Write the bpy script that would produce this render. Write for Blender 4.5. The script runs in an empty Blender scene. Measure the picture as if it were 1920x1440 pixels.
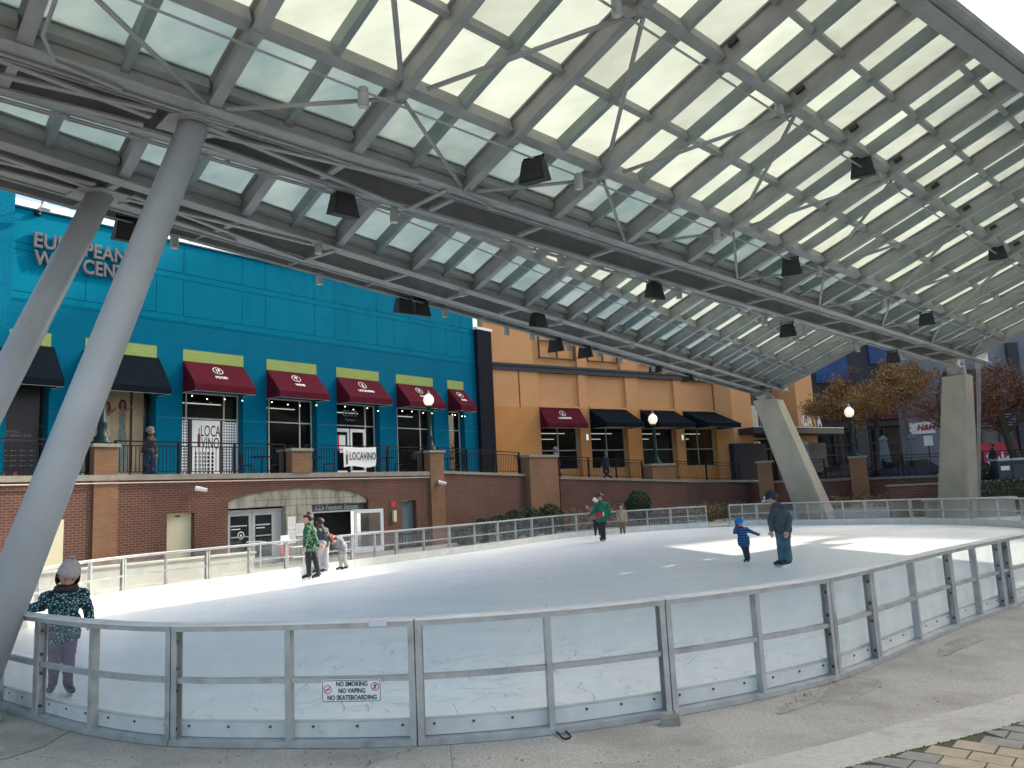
import bpy, math, random
from mathutils import Vector, Matrix, noise
random.seed(7)
V=Vector
# ------------------------------------------------------------------ camera
FPX,PIT,ROL,CZ=1460.96,.142352,-.04965,1.9
_cp,_sp,_cr,_sr=math.cos(PIT),math.sin(PIT),math.cos(ROL),math.sin(ROL)
_U0=V((0,-_sp,_cp)); FW=V((0,_cp,_sp)); RT=V((1,0,0))*_cr+_U0*_sr; UP=V((1,0,0))*-_sr+_U0*_cr
CAM=V((0,0,CZ))
sc=bpy.context.scene
cd=bpy.data.cameras.new('camera'); cam=bpy.data.objects.new('camera',cd); sc.collection.objects.link(cam)
cd.sensor_width=36; cd.lens=36*FPX/1920; cd.clip_start=.05; cd.clip_end=2000
cam.matrix_world=Matrix((( RT.x,UP.x,-FW.x,0),(RT.y,UP.y,-FW.y,0),(RT.z,UP.z,-FW.z,CZ),(0,0,0,1)))
sc.camera=cam
# ------------------------------------------------------------------ light
SUN_H,SUN_E=math.radians(58),math.radians(33)
w=bpy.data.worlds.new('World'); sc.world=w; w.use_nodes=True; nt=w.node_tree; nt.nodes.clear()
sky=nt.nodes.new('ShaderNodeTexSky'); sky.sky_type='NISHITA'; sky.sun_disc=False; sky.sun_elevation=SUN_E; sky.sun_rotation=SUN_H
sky.air_density=.8; sky.dust_density=4; sky.ozone_density=1.2
bg=nt.nodes.new('ShaderNodeBackground'); bg.inputs[1].default_value=.15
wo=nt.nodes.new('ShaderNodeOutputWorld'); hz_=nt.nodes.new('ShaderNodeMixRGB'); hz_.blend_type='MULTIPLY'; hz_.inputs[0].default_value=1; hz_.inputs[2].default_value=(1,.975,.87,1); nt.links.new(sky.outputs[0],hz_.inputs[1]); nt.links.new(hz_.outputs[0],bg.inputs[0]); nt.links.new(bg.outputs[0],wo.inputs[0])
sl=bpy.data.lights.new('sun','SUN'); sl.energy=2.15; sl.angle=math.radians(.6); sl.color=(1,.93,.8)
so=bpy.data.objects.new('sun',sl); sc.collection.objects.link(so)
sdir=V((math.sin(SUN_H)*math.cos(SUN_E),math.cos(SUN_H)*math.cos(SUN_E),math.sin(SUN_E)))
so.rotation_euler=sdir.to_track_quat('Z','Y').to_euler(); so.location=sdir*60
sc.view_settings.view_transform='Standard'; sc.view_settings.look='None'; sc.view_settings.exposure=1.72; sc.view_settings.gamma=1
sc.cycles.max_bounces=8; sc.cycles.diffuse_bounces=4; sc.cycles.transparent_max_bounces=16; sc.cycles.sample_clamp_indirect=6
# ------------------------------------------------------------------ pixel helpers (photo pixel 1920x1440 -> world)
def ray(x,y): return (FW*FPX+RT*(x-960)+UP*(720-y)).normalized()
def gz(x,y,z=0): d=ray(x,y); return CAM+d*((z-CZ)/d.z)
def at(x,y,dep): d=ray(x,y); return CAM+d*(dep/d.y)
def proj(P):
    X=P-CAM; d=X.dot(FW); return 960+FPX*X.dot(RT)/d,720-FPX*X.dot(UP)/d
def vplane(x,y,P,D):   # ray meets the vertical plane through P along horizontal D
    n=V((D.y,-D.x,0)); d=ray(x,y); return CAM+d*((P-CAM).dot(n)/d.dot(n))
# ------------------------------------------------------------------ materials
def lin(c): return tuple(((v/12.92) if v<=.04045 else ((v+.055)/1.055)**2.4) for v in c)
MATS={}
def M(name,col,rough=.6,metal=0,var=0,vs=3,bump=0,bs=30,dirt=None,ds=.6,dthr=(.5,.7),spec=.5,stretch=None,col2=None):
    m=bpy.data.materials.new(name); m.use_nodes=True; MATS[name]=m
    t=m.node_tree; n=t.nodes; L=t.links; b=n['Principled BSDF']
    b.inputs['Base Color'].default_value=(*col,1); b.inputs['Roughness'].default_value=rough; b.inputs['Metallic'].default_value=metal
    b.inputs['Specular IOR Level'].default_value=spec
    tc=n.new('ShaderNodeNewGeometry'); src=tc.outputs['Position']
    if stretch:
        mp=n.new('ShaderNodeMapping'); mp.inputs['Scale'].default_value=stretch; L.new(src,mp.inputs[0]); src=mp.outputs[0]
    cur=None
    if var or col2:
        nz=n.new('ShaderNodeTexNoise'); nz.inputs['Scale'].default_value=vs; nz.inputs['Detail'].default_value=6; L.new(src,nz.inputs['Vector'])
        cr=n.new('ShaderNodeValToRGB'); a=col2 or tuple(c*(1-var) for c in col); bb=col if col2 else tuple(min(1,c*(1+var)) for c in col)
        cr.color_ramp.elements[0].color=(*a,1); cr.color_ramp.elements[1].color=(*bb,1)
        cr.color_ramp.elements[0].position=.32; cr.color_ramp.elements[1].position=.68
        L.new(nz.outputs[0],cr.inputs[0]); cur=cr.outputs[0]
    if dirt:
        nz=n.new('ShaderNodeTexNoise'); nz.inputs['Scale'].default_value=ds; nz.inputs['Detail'].default_value=8; nz.inputs['Roughness'].default_value=.65; L.new(src,nz.inputs['Vector'])
        mr=n.new('ShaderNodeMapRange'); mr.inputs[1].default_value=dthr[0]; mr.inputs[2].default_value=dthr[1]; L.new(nz.outputs[0],mr.inputs[0])
        mx=n.new('ShaderNodeMixRGB'); mx.inputs[2].default_value=(*dirt,1); L.new(mr.outputs[0],mx.inputs[0])
        if cur: L.new(cur,mx.inputs[1])
        else: mx.inputs[1].default_value=(*col,1)
        cur=mx.outputs[0]
    if cur: L.new(cur,b.inputs['Base Color'])
    if bump:
        nz=n.new('ShaderNodeTexNoise'); nz.inputs['Scale'].default_value=bs; nz.inputs['Detail'].default_value=5; L.new(src,nz.inputs['Vector'])
        bp=n.new('ShaderNodeBump'); bp.inputs['Strength'].default_value=bump; bp.inputs['Distance'].default_value=.02; L.new(nz.outputs[0],bp.inputs['Height']); L.new(bp.outputs[0],b.inputs['Normal'])
    return m
def MBrick(name,c1,c2,mortar,bw=.21,bh=.075,ms=.012,stain=None,paint=False,streak=None):
    m=bpy.data.materials.new(name); m.use_nodes=True; MATS[name]=m
    t=m.node_tree; n=t.nodes; L=t.links; b=n['Principled BSDF']; b.inputs['Roughness'].default_value=.8 if not paint else .6; b.inputs['Specular IOR Level'].default_value=.4 if not paint else .03
    uv=n.new('ShaderNodeTexCoord'); br=n.new('ShaderNodeTexBrick'); L.new(uv.outputs['UV'],br.inputs[0])
    br.inputs['Scale'].default_value=1; br.inputs['Brick Width'].default_value=bw; br.inputs['Row Height'].default_value=bh; br.inputs['Mortar Size'].default_value=ms
    br.inputs['Color1'].default_value=(*c1,1); br.inputs['Color2'].default_value=(*c2,1); br.inputs['Mortar'].default_value=(*mortar,1); br.inputs['Mortar Smooth'].default_value=.3
    cur=br.outputs[0]
    ge=n.new('ShaderNodeNewGeometry')
    nz=n.new('ShaderNodeTexNoise'); nz.inputs['Scale'].default_value=.8; nz.inputs['Detail'].default_value=7; L.new(ge.outputs['Position'],nz.inputs[0])
    mr=n.new('ShaderNodeMapRange'); mr.inputs[1].default_value=.3; mr.inputs[2].default_value=.7; mr.inputs[3].default_value=.82 if not paint else .93; mr.inputs[4].default_value=1.15 if not paint else 1.05; L.new(nz.outputs[0],mr.inputs[0])
    mx=n.new('ShaderNodeMixRGB'); mx.blend_type='MULTIPLY'; mx.inputs[0].default_value=1; L.new(cur,mx.inputs[1]); L.new(mr.outputs[0],mx.inputs[2]); cur=mx.outputs[0]
    if stain:
        mp=n.new('ShaderNodeMapping'); mp.inputs['Scale'].default_value=(1.6,1.6,.25); L.new(ge.outputs['Position'],mp.inputs[0])
        n2=n.new('ShaderNodeTexNoise'); n2.inputs['Scale'].default_value=1.3; n2.inputs['Detail'].default_value=8; n2.inputs['Roughness'].default_value=.7; L.new(mp.outputs[0],n2.inputs[0])
        m2=n.new('ShaderNodeMapRange'); m2.inputs[1].default_value=.55; m2.inputs[2].default_value=.75; L.new(n2.outputs[0],m2.inputs[0])
        x2=n.new('ShaderNodeMixRGB'); x2.inputs[2].default_value=(*stain,1); L.new(m2.outputs[0],x2.inputs[0]); L.new(cur,x2.inputs[1]); cur=x2.outputs[0]
    if streak:
        mp=n.new('ShaderNodeMapping'); mp.inputs['Scale'].default_value=(2.5,2.5,.3); mp.inputs['Location'].default_value=(7,3,1); L.new(ge.outputs['Position'],mp.inputs[0])
        n3=n.new('ShaderNodeTexNoise'); n3.inputs['Scale'].default_value=1.5; n3.inputs['Detail'].default_value=9; n3.inputs['Roughness'].default_value=.75; L.new(mp.outputs[0],n3.inputs[0])
        m3=n.new('ShaderNodeMapRange'); m3.inputs[1].default_value=.62; m3.inputs[2].default_value=.78; m3.inputs[4].default_value=.6; L.new(n3.outputs[0],m3.inputs[0])
        x3=n.new('ShaderNodeMixRGB'); x3.inputs[2].default_value=(*streak,1); L.new(m3.outputs[0],x3.inputs[0]); L.new(cur,x3.inputs[1]); cur=x3.outputs[0]
    L.new(cur,b.inputs['Base Color'])
    bp=n.new('ShaderNodeBump'); bp.inputs['Strength'].default_value=.5 if not paint else .6; bp.inputs['Distance'].default_value=.006; bp.invert=True
    L.new(br.outputs['Fac'],bp.inputs['Height']); L.new(bp.outputs[0],b.inputs['Normal'])
    return m
def MGlass(name,tint=(.9,.95,.95),haze=.1,hcol=(.7,.8,.85),rough=.02):
    m=bpy.data.materials.new(name); m.use_nodes=True; MATS[name]=m; t=m.node_tree; n=t.nodes; L=t.links; n.clear()
    o=n.new('ShaderNodeOutputMaterial'); tr=n.new('ShaderNodeBsdfTransparent'); tr.inputs[0].default_value=(*tint,1)
    gl=n.new('ShaderNodeBsdfGlossy'); gl.inputs[1].default_value=rough
    fr=n.new('ShaderNodeFresnel'); g0=n.new('ShaderNodeNewGeometry'); mm=n.new('ShaderNodeMapRange'); mm.inputs[3].default_value=1.35; mm.inputs[4].default_value=1/1.35; L.new(g0.outputs['Backfacing'],mm.inputs[0]); L.new(mm.outputs[0],fr.inputs[0])
    df=n.new('ShaderNodeBsdfDiffuse'); df.inputs[0].default_value=(*hcol,1); tl=n.new('ShaderNodeBsdfTranslucent'); tl.inputs[0].default_value=(*hcol,1)
    a=n.new('ShaderNodeMixShader'); L.new(df.outputs[0],a.inputs[1]); L.new(tl.outputs[0],a.inputs[2])
    b=n.new('ShaderNodeMixShader'); b.inputs[0].default_value=haze; L.new(tr.outputs[0],b.inputs[1]); L.new(a.outputs[0],b.inputs[2])
    ge=n.new('ShaderNodeNewGeometry')
    nz=n.new('ShaderNodeTexNoise'); nz.inputs['Scale'].default_value=3; nz.inputs['Detail'].default_value=8; L.new(ge.outputs['Position'],nz.inputs[0])
    mr=n.new('ShaderNodeMapRange'); mr.inputs[1].default_value=.3; mr.inputs[2].default_value=.75; mr.inputs[3].default_value=haze*.5; mr.inputs[4].default_value=haze*1.7; L.new(nz.outputs[0],mr.inputs[0]); L.new(mr.outputs[0],b.inputs[0])
    c=n.new('ShaderNodeMixShader'); L.new(fr.outputs[0],c.inputs[0]); L.new(b.outputs[0],c.inputs[1]); L.new(gl.outputs[0],c.inputs[2]); L.new(c.outputs[0],o.inputs[0])
    return m
def MRoof(name,colA,colB,clear=.08):   # frosted roof glass, lets diffuse light through
    m=bpy.data.materials.new(name); m.use_nodes=True; MATS[name]=m; t=m.node_tree; n=t.nodes; L=t.links; n.clear()
    o=n.new('ShaderNodeOutputMaterial'); ge=n.new('ShaderNodeNewGeometry')
    nz=n.new('ShaderNodeTexNoise'); nz.inputs['Scale'].default_value=1.1; nz.inputs['Detail'].default_value=7; nz.inputs['Roughness'].default_value=.6; L.new(ge.outputs['Position'],nz.inputs[0])
    cr=n.new('ShaderNodeValToRGB'); cr.color_ramp.elements[0].color=(*colA,1); cr.color_ramp.elements[1].color=(*colB,1); cr.color_ramp.elements[0].position=.3; cr.color_ramp.elements[1].position=.66
    L.new(nz.outputs[0],cr.inputs[0])
    mp=n.new('ShaderNodeMapping'); mp.inputs['Rotation'].default_value=(0,0,.79); mp.inputs['Scale'].default_value=(1.2,9,1.2); L.new(ge.outputs['Position'],mp.inputs[0])
    n2=n.new('ShaderNodeTexNoise'); n2.inputs['Scale'].default_value=.9; n2.inputs['Detail'].default_value=6; L.new(mp.outputs[0],n2.inputs[0])
    m1=n.new('ShaderNodeMapRange'); m1.inputs[1].default_value=.35; m1.inputs[2].default_value=.7; m1.inputs[3].default_value=1.02; m1.inputs[4].default_value=.96; L.new(n2.outputs[0],m1.inputs[0])
    m2=n.new('ShaderNodeMapRange'); m2.inputs[3].default_value=.88; m2.inputs[4].default_value=1.06; L.new(ge.outputs['Random Per Island'],m2.inputs[0])
    m3=n.new('ShaderNodeMath'); m3.operation='MULTIPLY'; L.new(m1.outputs[0],m3.inputs[0]); L.new(m2.outputs[0],m3.inputs[1])
    mx=n.new('ShaderNodeMixRGB'); mx.blend_type='MULTIPLY'; mx.inputs[0].default_value=1; L.new(cr.outputs[0],mx.inputs[1]); L.new(m3.outputs[0],mx.inputs[2])
    tl=n.new('ShaderNodeBsdfTranslucent'); L.new(mx.outputs[0],tl.inputs[0])
    df=n.new('ShaderNodeBsdfDiffuse'); L.new(mx.outputs[0],df.inputs[0])
    tr=n.new('ShaderNodeBsdfTransparent'); tr.inputs[0].default_value=(.85,.9,.9,1)
    a=n.new('ShaderNodeMixShader'); a.inputs[0].default_value=.12; L.new(tl.outputs[0],a.inputs[1]); L.new(df.outputs[0],a.inputs[2])
    b=n.new('ShaderNodeMixShader'); b.inputs[0].default_value=clear; L.new(a.outputs[0],b.inputs[1]); L.new(tr.outputs[0],b.inputs[2])
    gl=n.new('ShaderNodeBsdfGlossy'); gl.inputs[1].default_value=.15
    c=n.new('ShaderNodeMixShader'); c.inputs[0].default_value=.04; L.new(b.outputs[0],c.inputs[1]); L.new(gl.outputs[0],c.inputs[2]); L.new(c.outputs[0],o.inputs[0])
    return m
def MEmit(name,col,st):
    m=bpy.data.materials.new(name); m.use_nodes=True; MATS[name]=m; b=m.node_tree.nodes['Principled BSDF']
    b.inputs['Base Color'].default_value=(*col,1); b.inputs['Emission Color'].default_value=(*col,1); b.inputs['Emission Strength'].default_value=st; return m
STEEL=M('painted_steel',(.265,.275,.272),.55,var=.12,vs=2.5,bump=.05,bs=8)
STEEL2=M('painted_steel_mullion',(.2,.245,.245),.5,var=.12,vs=3)
COLM=M('painted_column',(.4,.41,.42),.45,var=.06,vs=1.5,dirt=(.22,.23,.23),ds=5,dthr=(.68,.76),bump=.03,bs=6)
SOFF=M('soffit_dark',(.22,.225,.22),.7,var=.15)
DARK=M('black_metal',(.01,.011,.013),.5,spec=.15,var=.2)
BLACKF=M('speaker_black',(.014,.015,.016),.6,var=.2)
ALU=M('weathered_aluminium',(.43,.43,.415),.45,metal=.35,var=.14,vs=7,dirt=(.2,.195,.185),ds=3,dthr=(.55,.8),bump=.06,bs=40)
ALUW=M('rail_cap',(.7,.71,.71),.35,metal=.1,var=.1,vs=4)
KICK=M('kick_plate',(.6,.6,.56),.5,var=.08,vs=4,dirt=(.38,.38,.36),ds=5,dthr=(.6,.8))
BOLT=M('bolt',(.08,.08,.08),.4,metal=.6)
ICE=M('ice',(.86,.9,.905),.32,var=.04,vs=.5,bump=.05,bs=14,spec=.3,dirt=(.79,.85,.865),ds=1.2,dthr=(.45,.75),stretch=(1,2.2,1))
CONC=M('rough_concrete',(.38,.365,.325),.9,var=.2,vs=38,bump=.6,bs=60,dirt=(.24,.225,.195),ds=.9,dthr=(.45,.7))
CONC2=M('smooth_concrete',(.42,.405,.365),.85,var=.1,vs=20,bump=.2,bs=60,dirt=(.3,.28,.25),ds=2,dthr=(.5,.75))
PIERC=M('cast_concrete',(.33,.315,.265),.85,var=.1,vs=1.5,bump=.2,bs=20,dirt=(.28,.27,.23),ds=1.6,dthr=(.48,.75),stretch=(1,1,.4))
STONE=M('coping_stone',(.25,.23,.195),.8,var=.15,vs=6,dirt=(.15,.14,.12),ds=3,dthr=(.5,.75))
LIMEST=M('stained_limestone',(.34,.32,.26),.85,var=.12,vs=2,dirt=(.12,.12,.105),ds=1.7,dthr=(.48,.68),stretch=(1.6,1.6,.45))
BRICK=MBrick('red_brick',(.12,.04,.025),(.085,.03,.02),(.17,.11,.085),stain=(.075,.035,.03),streak=(.26,.22,.2))
BRICKT=MBrick('tan_brick',(.23,.11,.05),(.19,.088,.04),(.17,.115,.075))
BLUEB=MBrick('blue_painted_brick',(0,.125,.215),(0,.12,.205),(0,.105,.185),bw=.3,bh=.1,paint=True)
BLUE=M('blue_paint',(0,.145,.235),.7,spec=.03,var=.05,vs=.6,bump=.04,bs=10,dirt=(0,.105,.172),ds=1.1,dthr=(.55,.75),stretch=(1,1,.35))
LIME=MBrick('lime_painted_brick',(.29,.37,.12),(.275,.355,.115),(.24,.31,.1),bw=.3,bh=.1,paint=True)
ORAB=MBrick('orange_painted_brick',(.58,.27,.095),(.56,.26,.09),(.51,.235,.08),bw=.3,bh=.1,paint=True)
ORA=M('orange_stucco',(.58,.28,.11),.7,var=.05,vs=.8,bump=.12,bs=25)
NAVY=MBrick('navy_painted_brick',(.014,.016,.022),(.017,.019,.026),(.015,.018,.028),bw=.3,bh=.1,paint=True)
MAROON=M('maroon_canvas',(.085,.011,.021),.9,spec=.05,var=.08,vs=3,bump=.1,bs=60)
BCANV=M('black_canvas',(.007,.011,.016),.9,spec=.03,var=.1,vs=3,bump=.1,bs=60)
WFRAME=M('window_frame',(.5,.48,.42),.5,var=.05)
BFRAME=M('dark_frame',(.02,.02,.022),.5)
GLASS=M('shop_glass',(.012,.018,.018),.04,spec=.7,var=.6,vs=.9)
WHITE=M('white_paint',(.75,.75,.73),.5,var=.04)
CREAM=M('cream_door',(.62,.57,.4),.6,var=.06,vs=2)
TEALD=M('slate_blue_door',(.1,.15,.17),.6,var=.06)
GREENM=M('dark_green_iron',(.006,.025,.022),.45,spec=.2,var=.2,vs=6)
GLOBE=MEmit('globe_glass',(1,.93,.72),.18)
SIGNG=M('sign_letter_metal',(.085,.075,.09),.45,metal=.2); SIGNE=M('sign_letter_edge',(.15,.18,.2),.5)
RINKG=MGlass('rink_glass',(.975,.985,.985),.05,(.7,.76,.8))
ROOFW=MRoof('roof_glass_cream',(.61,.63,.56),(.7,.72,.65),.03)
ROOFSH=MRoof('roof_glass_shade_blue',(.34,.42,.43),(.5,.55,.53),.05)  # bluish shade of the lower roof rows, put into the glass colour
BLK=M('print_black',(.01,.011,.014),.6); WPRINT=M('print_white',(.8,.8,.78),.6)
REDP=M('print_red',(.5,.03,.04),.6)
WOOD=M('bark',(.06,.045,.035),.9,var=.3,vs=9,bump=.5,bs=30,stretch=(1,1,.3))
# ------------------------------------------------------------------ mesh builder
def ln(o): sc.collection.objects.link(o); return o
class MB:
    def __init__(s): s.v=[];s.f=[];s.m=[];s.mi=0
    def add(s,vs,fs):
        b=len(s.v); s.v+= [V(q) for q in vs]; s.f+=[tuple(b+i for i in q) for q in fs]; s.m+=[s.mi]*len(fs); return s
    def hexa(s,c):  # 8 corners: bottom 0-3 ccw, top 4-7
        return s.add(c,[(3,2,1,0),(4,5,6,7),(0,1,5,4),(1,2,6,5),(2,3,7,6),(3,0,4,7)])
    def box(s,x0,y0,z0,x1,y1,z1): return s.hexa([(x0,y0,z0),(x1,y0,z0),(x1,y1,z0),(x0,y1,z0),(x0,y0,z1),(x1,y0,z1),(x1,y1,z1),(x0,y1,z1)])
    def obox(s,O,X,Y,Z,x0,x1,y0,y1,z0,z1): # oriented box
        p=lambda a,b,c:O+X*a+Y*b+Z*c
        return s.hexa([p(x0,y0,z0),p(x1,y0,z0),p(x1,y1,z0),p(x0,y1,z0),p(x0,y0,z1),p(x1,y0,z1),p(x1,y1,z1),p(x0,y1,z1)])
    def beam(s,a,b,w,h,up=V((0,0,1)),lift=0): # width w, height h measured up from the line
        a=V(a);b=V(b);d=(b-a).normalized(); sd=d.cross(up).normalized(); u=sd.cross(d).normalized(); L=(b-a).length
        return s.obox(a,d,sd*-1,u,0,L,-w/2,w/2,lift,lift+h)
    def ibeam(s,a,b,w,h,up=V((0,0,1)),lift=0,ft=.02,wt=.03):
        s.beam(a,b,w,ft,up,lift); s.beam(a,b,w,ft,up,lift+h-ft); s.beam(a,b,wt,h-2*ft-.002,up,lift+ft+.001)
        return s
    def tube(s,a,b,r0,r1=None,n=10,cap=True):
        a=V(a);b=V(b); r1=r0 if r1 is None else r1; d=(b-a).normalized(); x=d.orthogonal().normalized(); y=d.cross(x)
        vs=[];fs=[]
        for k in range(n):
            t=2*math.pi*k/n; q=x*math.cos(t)+y*math.sin(t); vs+=[a+q*r0,b+q*r1]
        for k in range(n): j=(k+1)%n; fs.append((2*k,2*j,2*j+1,2*k+1))
        if cap: fs.append(tuple(2*k for k in range(n))[::-1]); fs.append(tuple(2*k+1 for k in range(n)))
        return s.add(vs,fs)
    def path(s,pts,r,n=8,rs=None):
        for i in range(len(pts)-1): s.tube(pts[i],pts[i+1],rs[i] if rs else r,rs[i+1] if rs else r,n)
        return s
    def lathe(s,O,prof,n=20):
        vs=[];fs=[];O=V(O)
        for r,z in prof:
            for k in range(n): t=2*math.pi*k/n; vs.append(O+V((r*math.cos(t),r*math.sin(t),z)))
        for i in range(len(prof)-1):
            for k in range(n): j=(k+1)%n; fs.append((i*n+k,i*n+j,(i+1)*n+j,(i+1)*n+k))
        fs.append(tuple(range(n))[::-1]); fs.append(tuple((len(prof)-1)*n+k for k in range(n)))
        return s.add(vs,fs)
    def prism(s,pts,vec): # polygon + extrusion
        n=len(pts); pts=[V(p) for p in pts]; vec=V(vec)
        return s.add(pts+[p+vec for p in pts],[tuple(range(n))[::-1],tuple(range(n,2*n))]+[(i,(i+1)%n,n+(i+1)%n,n+i) for i in range(n)])
    def quad(s,a,b,c,d): return s.add([a,b,c,d],[(0,1,2,3)])
    def build(s,name,mat,parent=None,smooth=False,loc=None):
        me=bpy.data.meshes.new(name)
        if parent is not None: O=WL[parent.name]
        elif loc is not None: O=V(loc)
        else:
            xs=[v.x for v in s.v];ys=[v.y for v in s.v];zs=[v.z for v in s.v]; O=V(((min(xs)+max(xs))/2,(min(ys)+max(ys))/2,min(zs)))
        me.from_pydata([tuple(v-O) for v in s.v],[],s.f)
        ms=mat if isinstance(mat,(list,tuple)) else [mat]
        for q in ms: me.materials.append(q)
        if len(ms)>1: me.polygons.foreach_set('material_index',s.m)
        uv=me.uv_layers.new(name='UVMap')
        for p in me.polygons:
            nn=p.normal
            if abs(nn.z)>.8:
                for li in p.loop_indices: q=me.vertices[me.loops[li].vertex_index].co+O; uv.data[li].uv=(q.x,q.y)
            else:
                tx=V((-nn.y,nn.x,0)).normalized()
                for li in p.loop_indices: q=me.vertices[me.loops[li].vertex_index].co+O; uv.data[li].uv=(q.dot(tx),q.z)
        if smooth: me.polygons.foreach_set('use_smooth',[True]*len(me.polygons))
        o=ln(bpy.data.objects.new(name,me))
        if parent is not None: o.parent=parent; WL[o.name]=O
        else: o.location=O; WL[o.name]=O
        return o
WL={}
def thing(name,label,cat,loc,group=None):
    o=ln(bpy.data.objects.new(name,None)); o.location=loc; o['label']=label; o['category']=cat; o.empty_display_size=.2
    if group: o['group']=group
    WL[o.name]=V(loc); return o
def tag(o,label,cat,group=None):
    o['label']=label; o['category']=cat
    if group: o['group']=group
    return o
def struct(o): o['kind']='structure'; return o
def stuff(o): o['kind']='stuff'; return o
def copy_tree(o,parent=None):
    c=o.copy(); sc.collection.objects.link(c)
    if parent is not None: c.parent=parent
    for ch in list(o.children): copy_tree(ch,c)
    return c
def text(name,txt,size,O,X,Y,mat,parent=None,ext=.01,bold=0,align='CENTER',sx=1,slope=0,fit=None):
    cu=bpy.data.curves.new(name,'FONT'); cu.body=txt; cu.size=size; cu.extrude=ext; cu.offset=bold; cu.align_x=align; cu.align_y='CENTER'; cu.resolution_u=3; cu.shear=slope
    to=bpy.data.objects.new('tmp',cu); sc.collection.objects.link(to); dg=bpy.context.evaluated_depsgraph_get(); dg.update()
    me=bpy.data.meshes.new_from_object(to.evaluated_get(dg)); bpy.data.objects.remove(to)
    X=V(X).normalized();Y=V(Y).normalized();Z=X.cross(Y); PO=WL[parent.name] if parent is not None else V((0,0,0))
    O=V(O)
    if fit: xs=[v.co.x for v in me.vertices]; sx=fit/(max(xs)-min(xs))
    for v in me.vertices: v.co=O+X*v.co.x*sx+Y*v.co.y+Z*v.co.z-(PO if parent is not None else O)
    me.materials.clear(); me.materials.append(mat); me.name=name
    o=ln(bpy.data.objects.new(name,me))
    if parent is not None: o.parent=parent
    else: o.location=O
    WL[o.name]=PO if parent is not None else O
    return o
# ------------------------------------------------------------------ ground, ice, rink
IZ=-.064
def cr_spline(P,n=6):
    out=[];N=len(P)
    for i in range(N):
        p0,p1,p2,p3=P[i-1],P[i],P[(i+1)%N],P[(i+2)%N]
        for k in range(n):
            t=k/n; out.append(.5*((2*p1)+(-p0+p2)*t+(2*p0-5*p1+4*p2-p3)*t*t+(-p0+3*p1-3*p2+p3)*t**3))
    return out
farpx=[(95,1160),(233,1127.7),(391,1104.4),(539,1083),(663,1064.7),(845,1040.3),(936,1027.8),(1083,1007.2),(1260,993),(1328,989.4),(1424,985),(1543,984.4),(1710,982.8),(1822,985),(1919,990)]
frontpx=[(1907,1137),(1798,1177),(1650,1242),(1573,1274),(1440,1308),(1262,1343),(1030,1378),(783,1399),(540,1403),(316,1399),(165,1378),(55,1348),(0,1330)]
pts=[gz(x,y,IZ).xy for x,y in farpx]+[V((16.9,25.0)),V((15.4,21.4)),V((13,17.6)),V((10.2,14.4))]
fr=[gz(x,y,0).xy for x,y in frontpx]
cen=V((3,20))
fr=[p+(cen-p).normalized()*.1 for p in fr]
pts+=fr+[V((-6.9,9.7)),V((-8.4,12.3))]
OUT=[V((p.x,p.y,0)) for p in cr_spline(pts,8)]
NO=len(OUT)
def onrm(i): d=(OUT[(i+1)%NO]-OUT[i-1]).normalized(); n=V((d.y,-d.x,0)); return n if n.dot(OUT[i]-V((3,20,0)))>0 else -n
ONR=[onrm(i) for i in range(NO)]
mb=MB(); c0=V((3,20,IZ)); R=[0,.25,.5,.75,1]
vs=[c0]
for r in R[1:]:
    vs+=[c0.lerp(V((p.x,p.y,IZ)),r)+ (n*.05 if r==1 else V((0,0,0))) for p,n in zip(OUT,ONR)]
fs=[(0,1+i,1+(i+1)%NO) for i in range(NO)]
for k in range(3):
    a=1+k*NO;b=a+NO
    fs+=[(a+i,b+i,b+(i+1)%NO,a+(i+1)%NO) for i in range(NO)]
ice=mb.add(vs,fs).build('ice',ICE); struct(ice); tag(ice,'pale blue ice of the skating rink inside its low barrier','ice')
# skate scratches: thin marks cut in the ice
mb=MB(); rs=random.Random(3)
for k in range(750):
    a=rs.uniform(-6,9); b=rs.uniform(7.6,13 if k<200 else 24)
    if k<330: a=rs.uniform(-3,4.4); b=rs.uniform(7.5,10.5)
    an=rs.uniform(0,3.14); L=rs.uniform(.05,.4); ww=rs.uniform(.002,.006)
    # keep inside
    P=V((a,b,IZ+.003+.00001*k)); d=V((math.cos(an),math.sin(an),0)); s=V((-d.y,d.x,0))*ww
    pr=None
    ok=sum(1 for i in range(NO) if (OUT[i].y>b)!=(OUT[(i+1)%NO].y>b) and a<(OUT[(i+1)%NO].x-OUT[i].x)*(b-OUT[i].y)/(OUT[(i+1)%NO].y-OUT[i].y)+OUT[i].x)%2
    if not ok: continue
    for j in range(4):
        d2=Matrix.Rotation(.12,3,'Z')@d; Q=P+d*L/4; mb.quad(P-s,Q-s,Q+s,P+s); P=Q; d=d2; s=V((-d.y,d.x,0))*ww
for k in range(420):
    a=rs.uniform(-8,15); b=rs.uniform(8,33); an=rs.uniform(-.5,1.6)+(3.14 if rs.random()<.5 else 0); L=rs.uniform(.8,4); ww=rs.uniform(.002,.005); cv=rs.uniform(-.12,.12)
    P=V((a,b,IZ+.012+.00001*k)); d=V((math.cos(an),math.sin(an),0)); n_=10
    for j in range(n_):
        s=V((-d.y,d.x,0))*ww*math.sin(3.14*(j+.3)/n_); d2=Matrix.Rotation(cv,3,'Z')@d; Q=P+d*L/n_
        if (Q-V((3,20,0))).length<10.5: mb.quad(P-s,Q-s,Q+s,P+s)
        P=Q;d=d2
SCR=M('skate_scratch',(.42,.52,.56),.6); o=mb.build('ice_scratches',SCR); struct(o); tag(o,'fine curved skate scratches cut into the ice','scratches')
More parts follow.
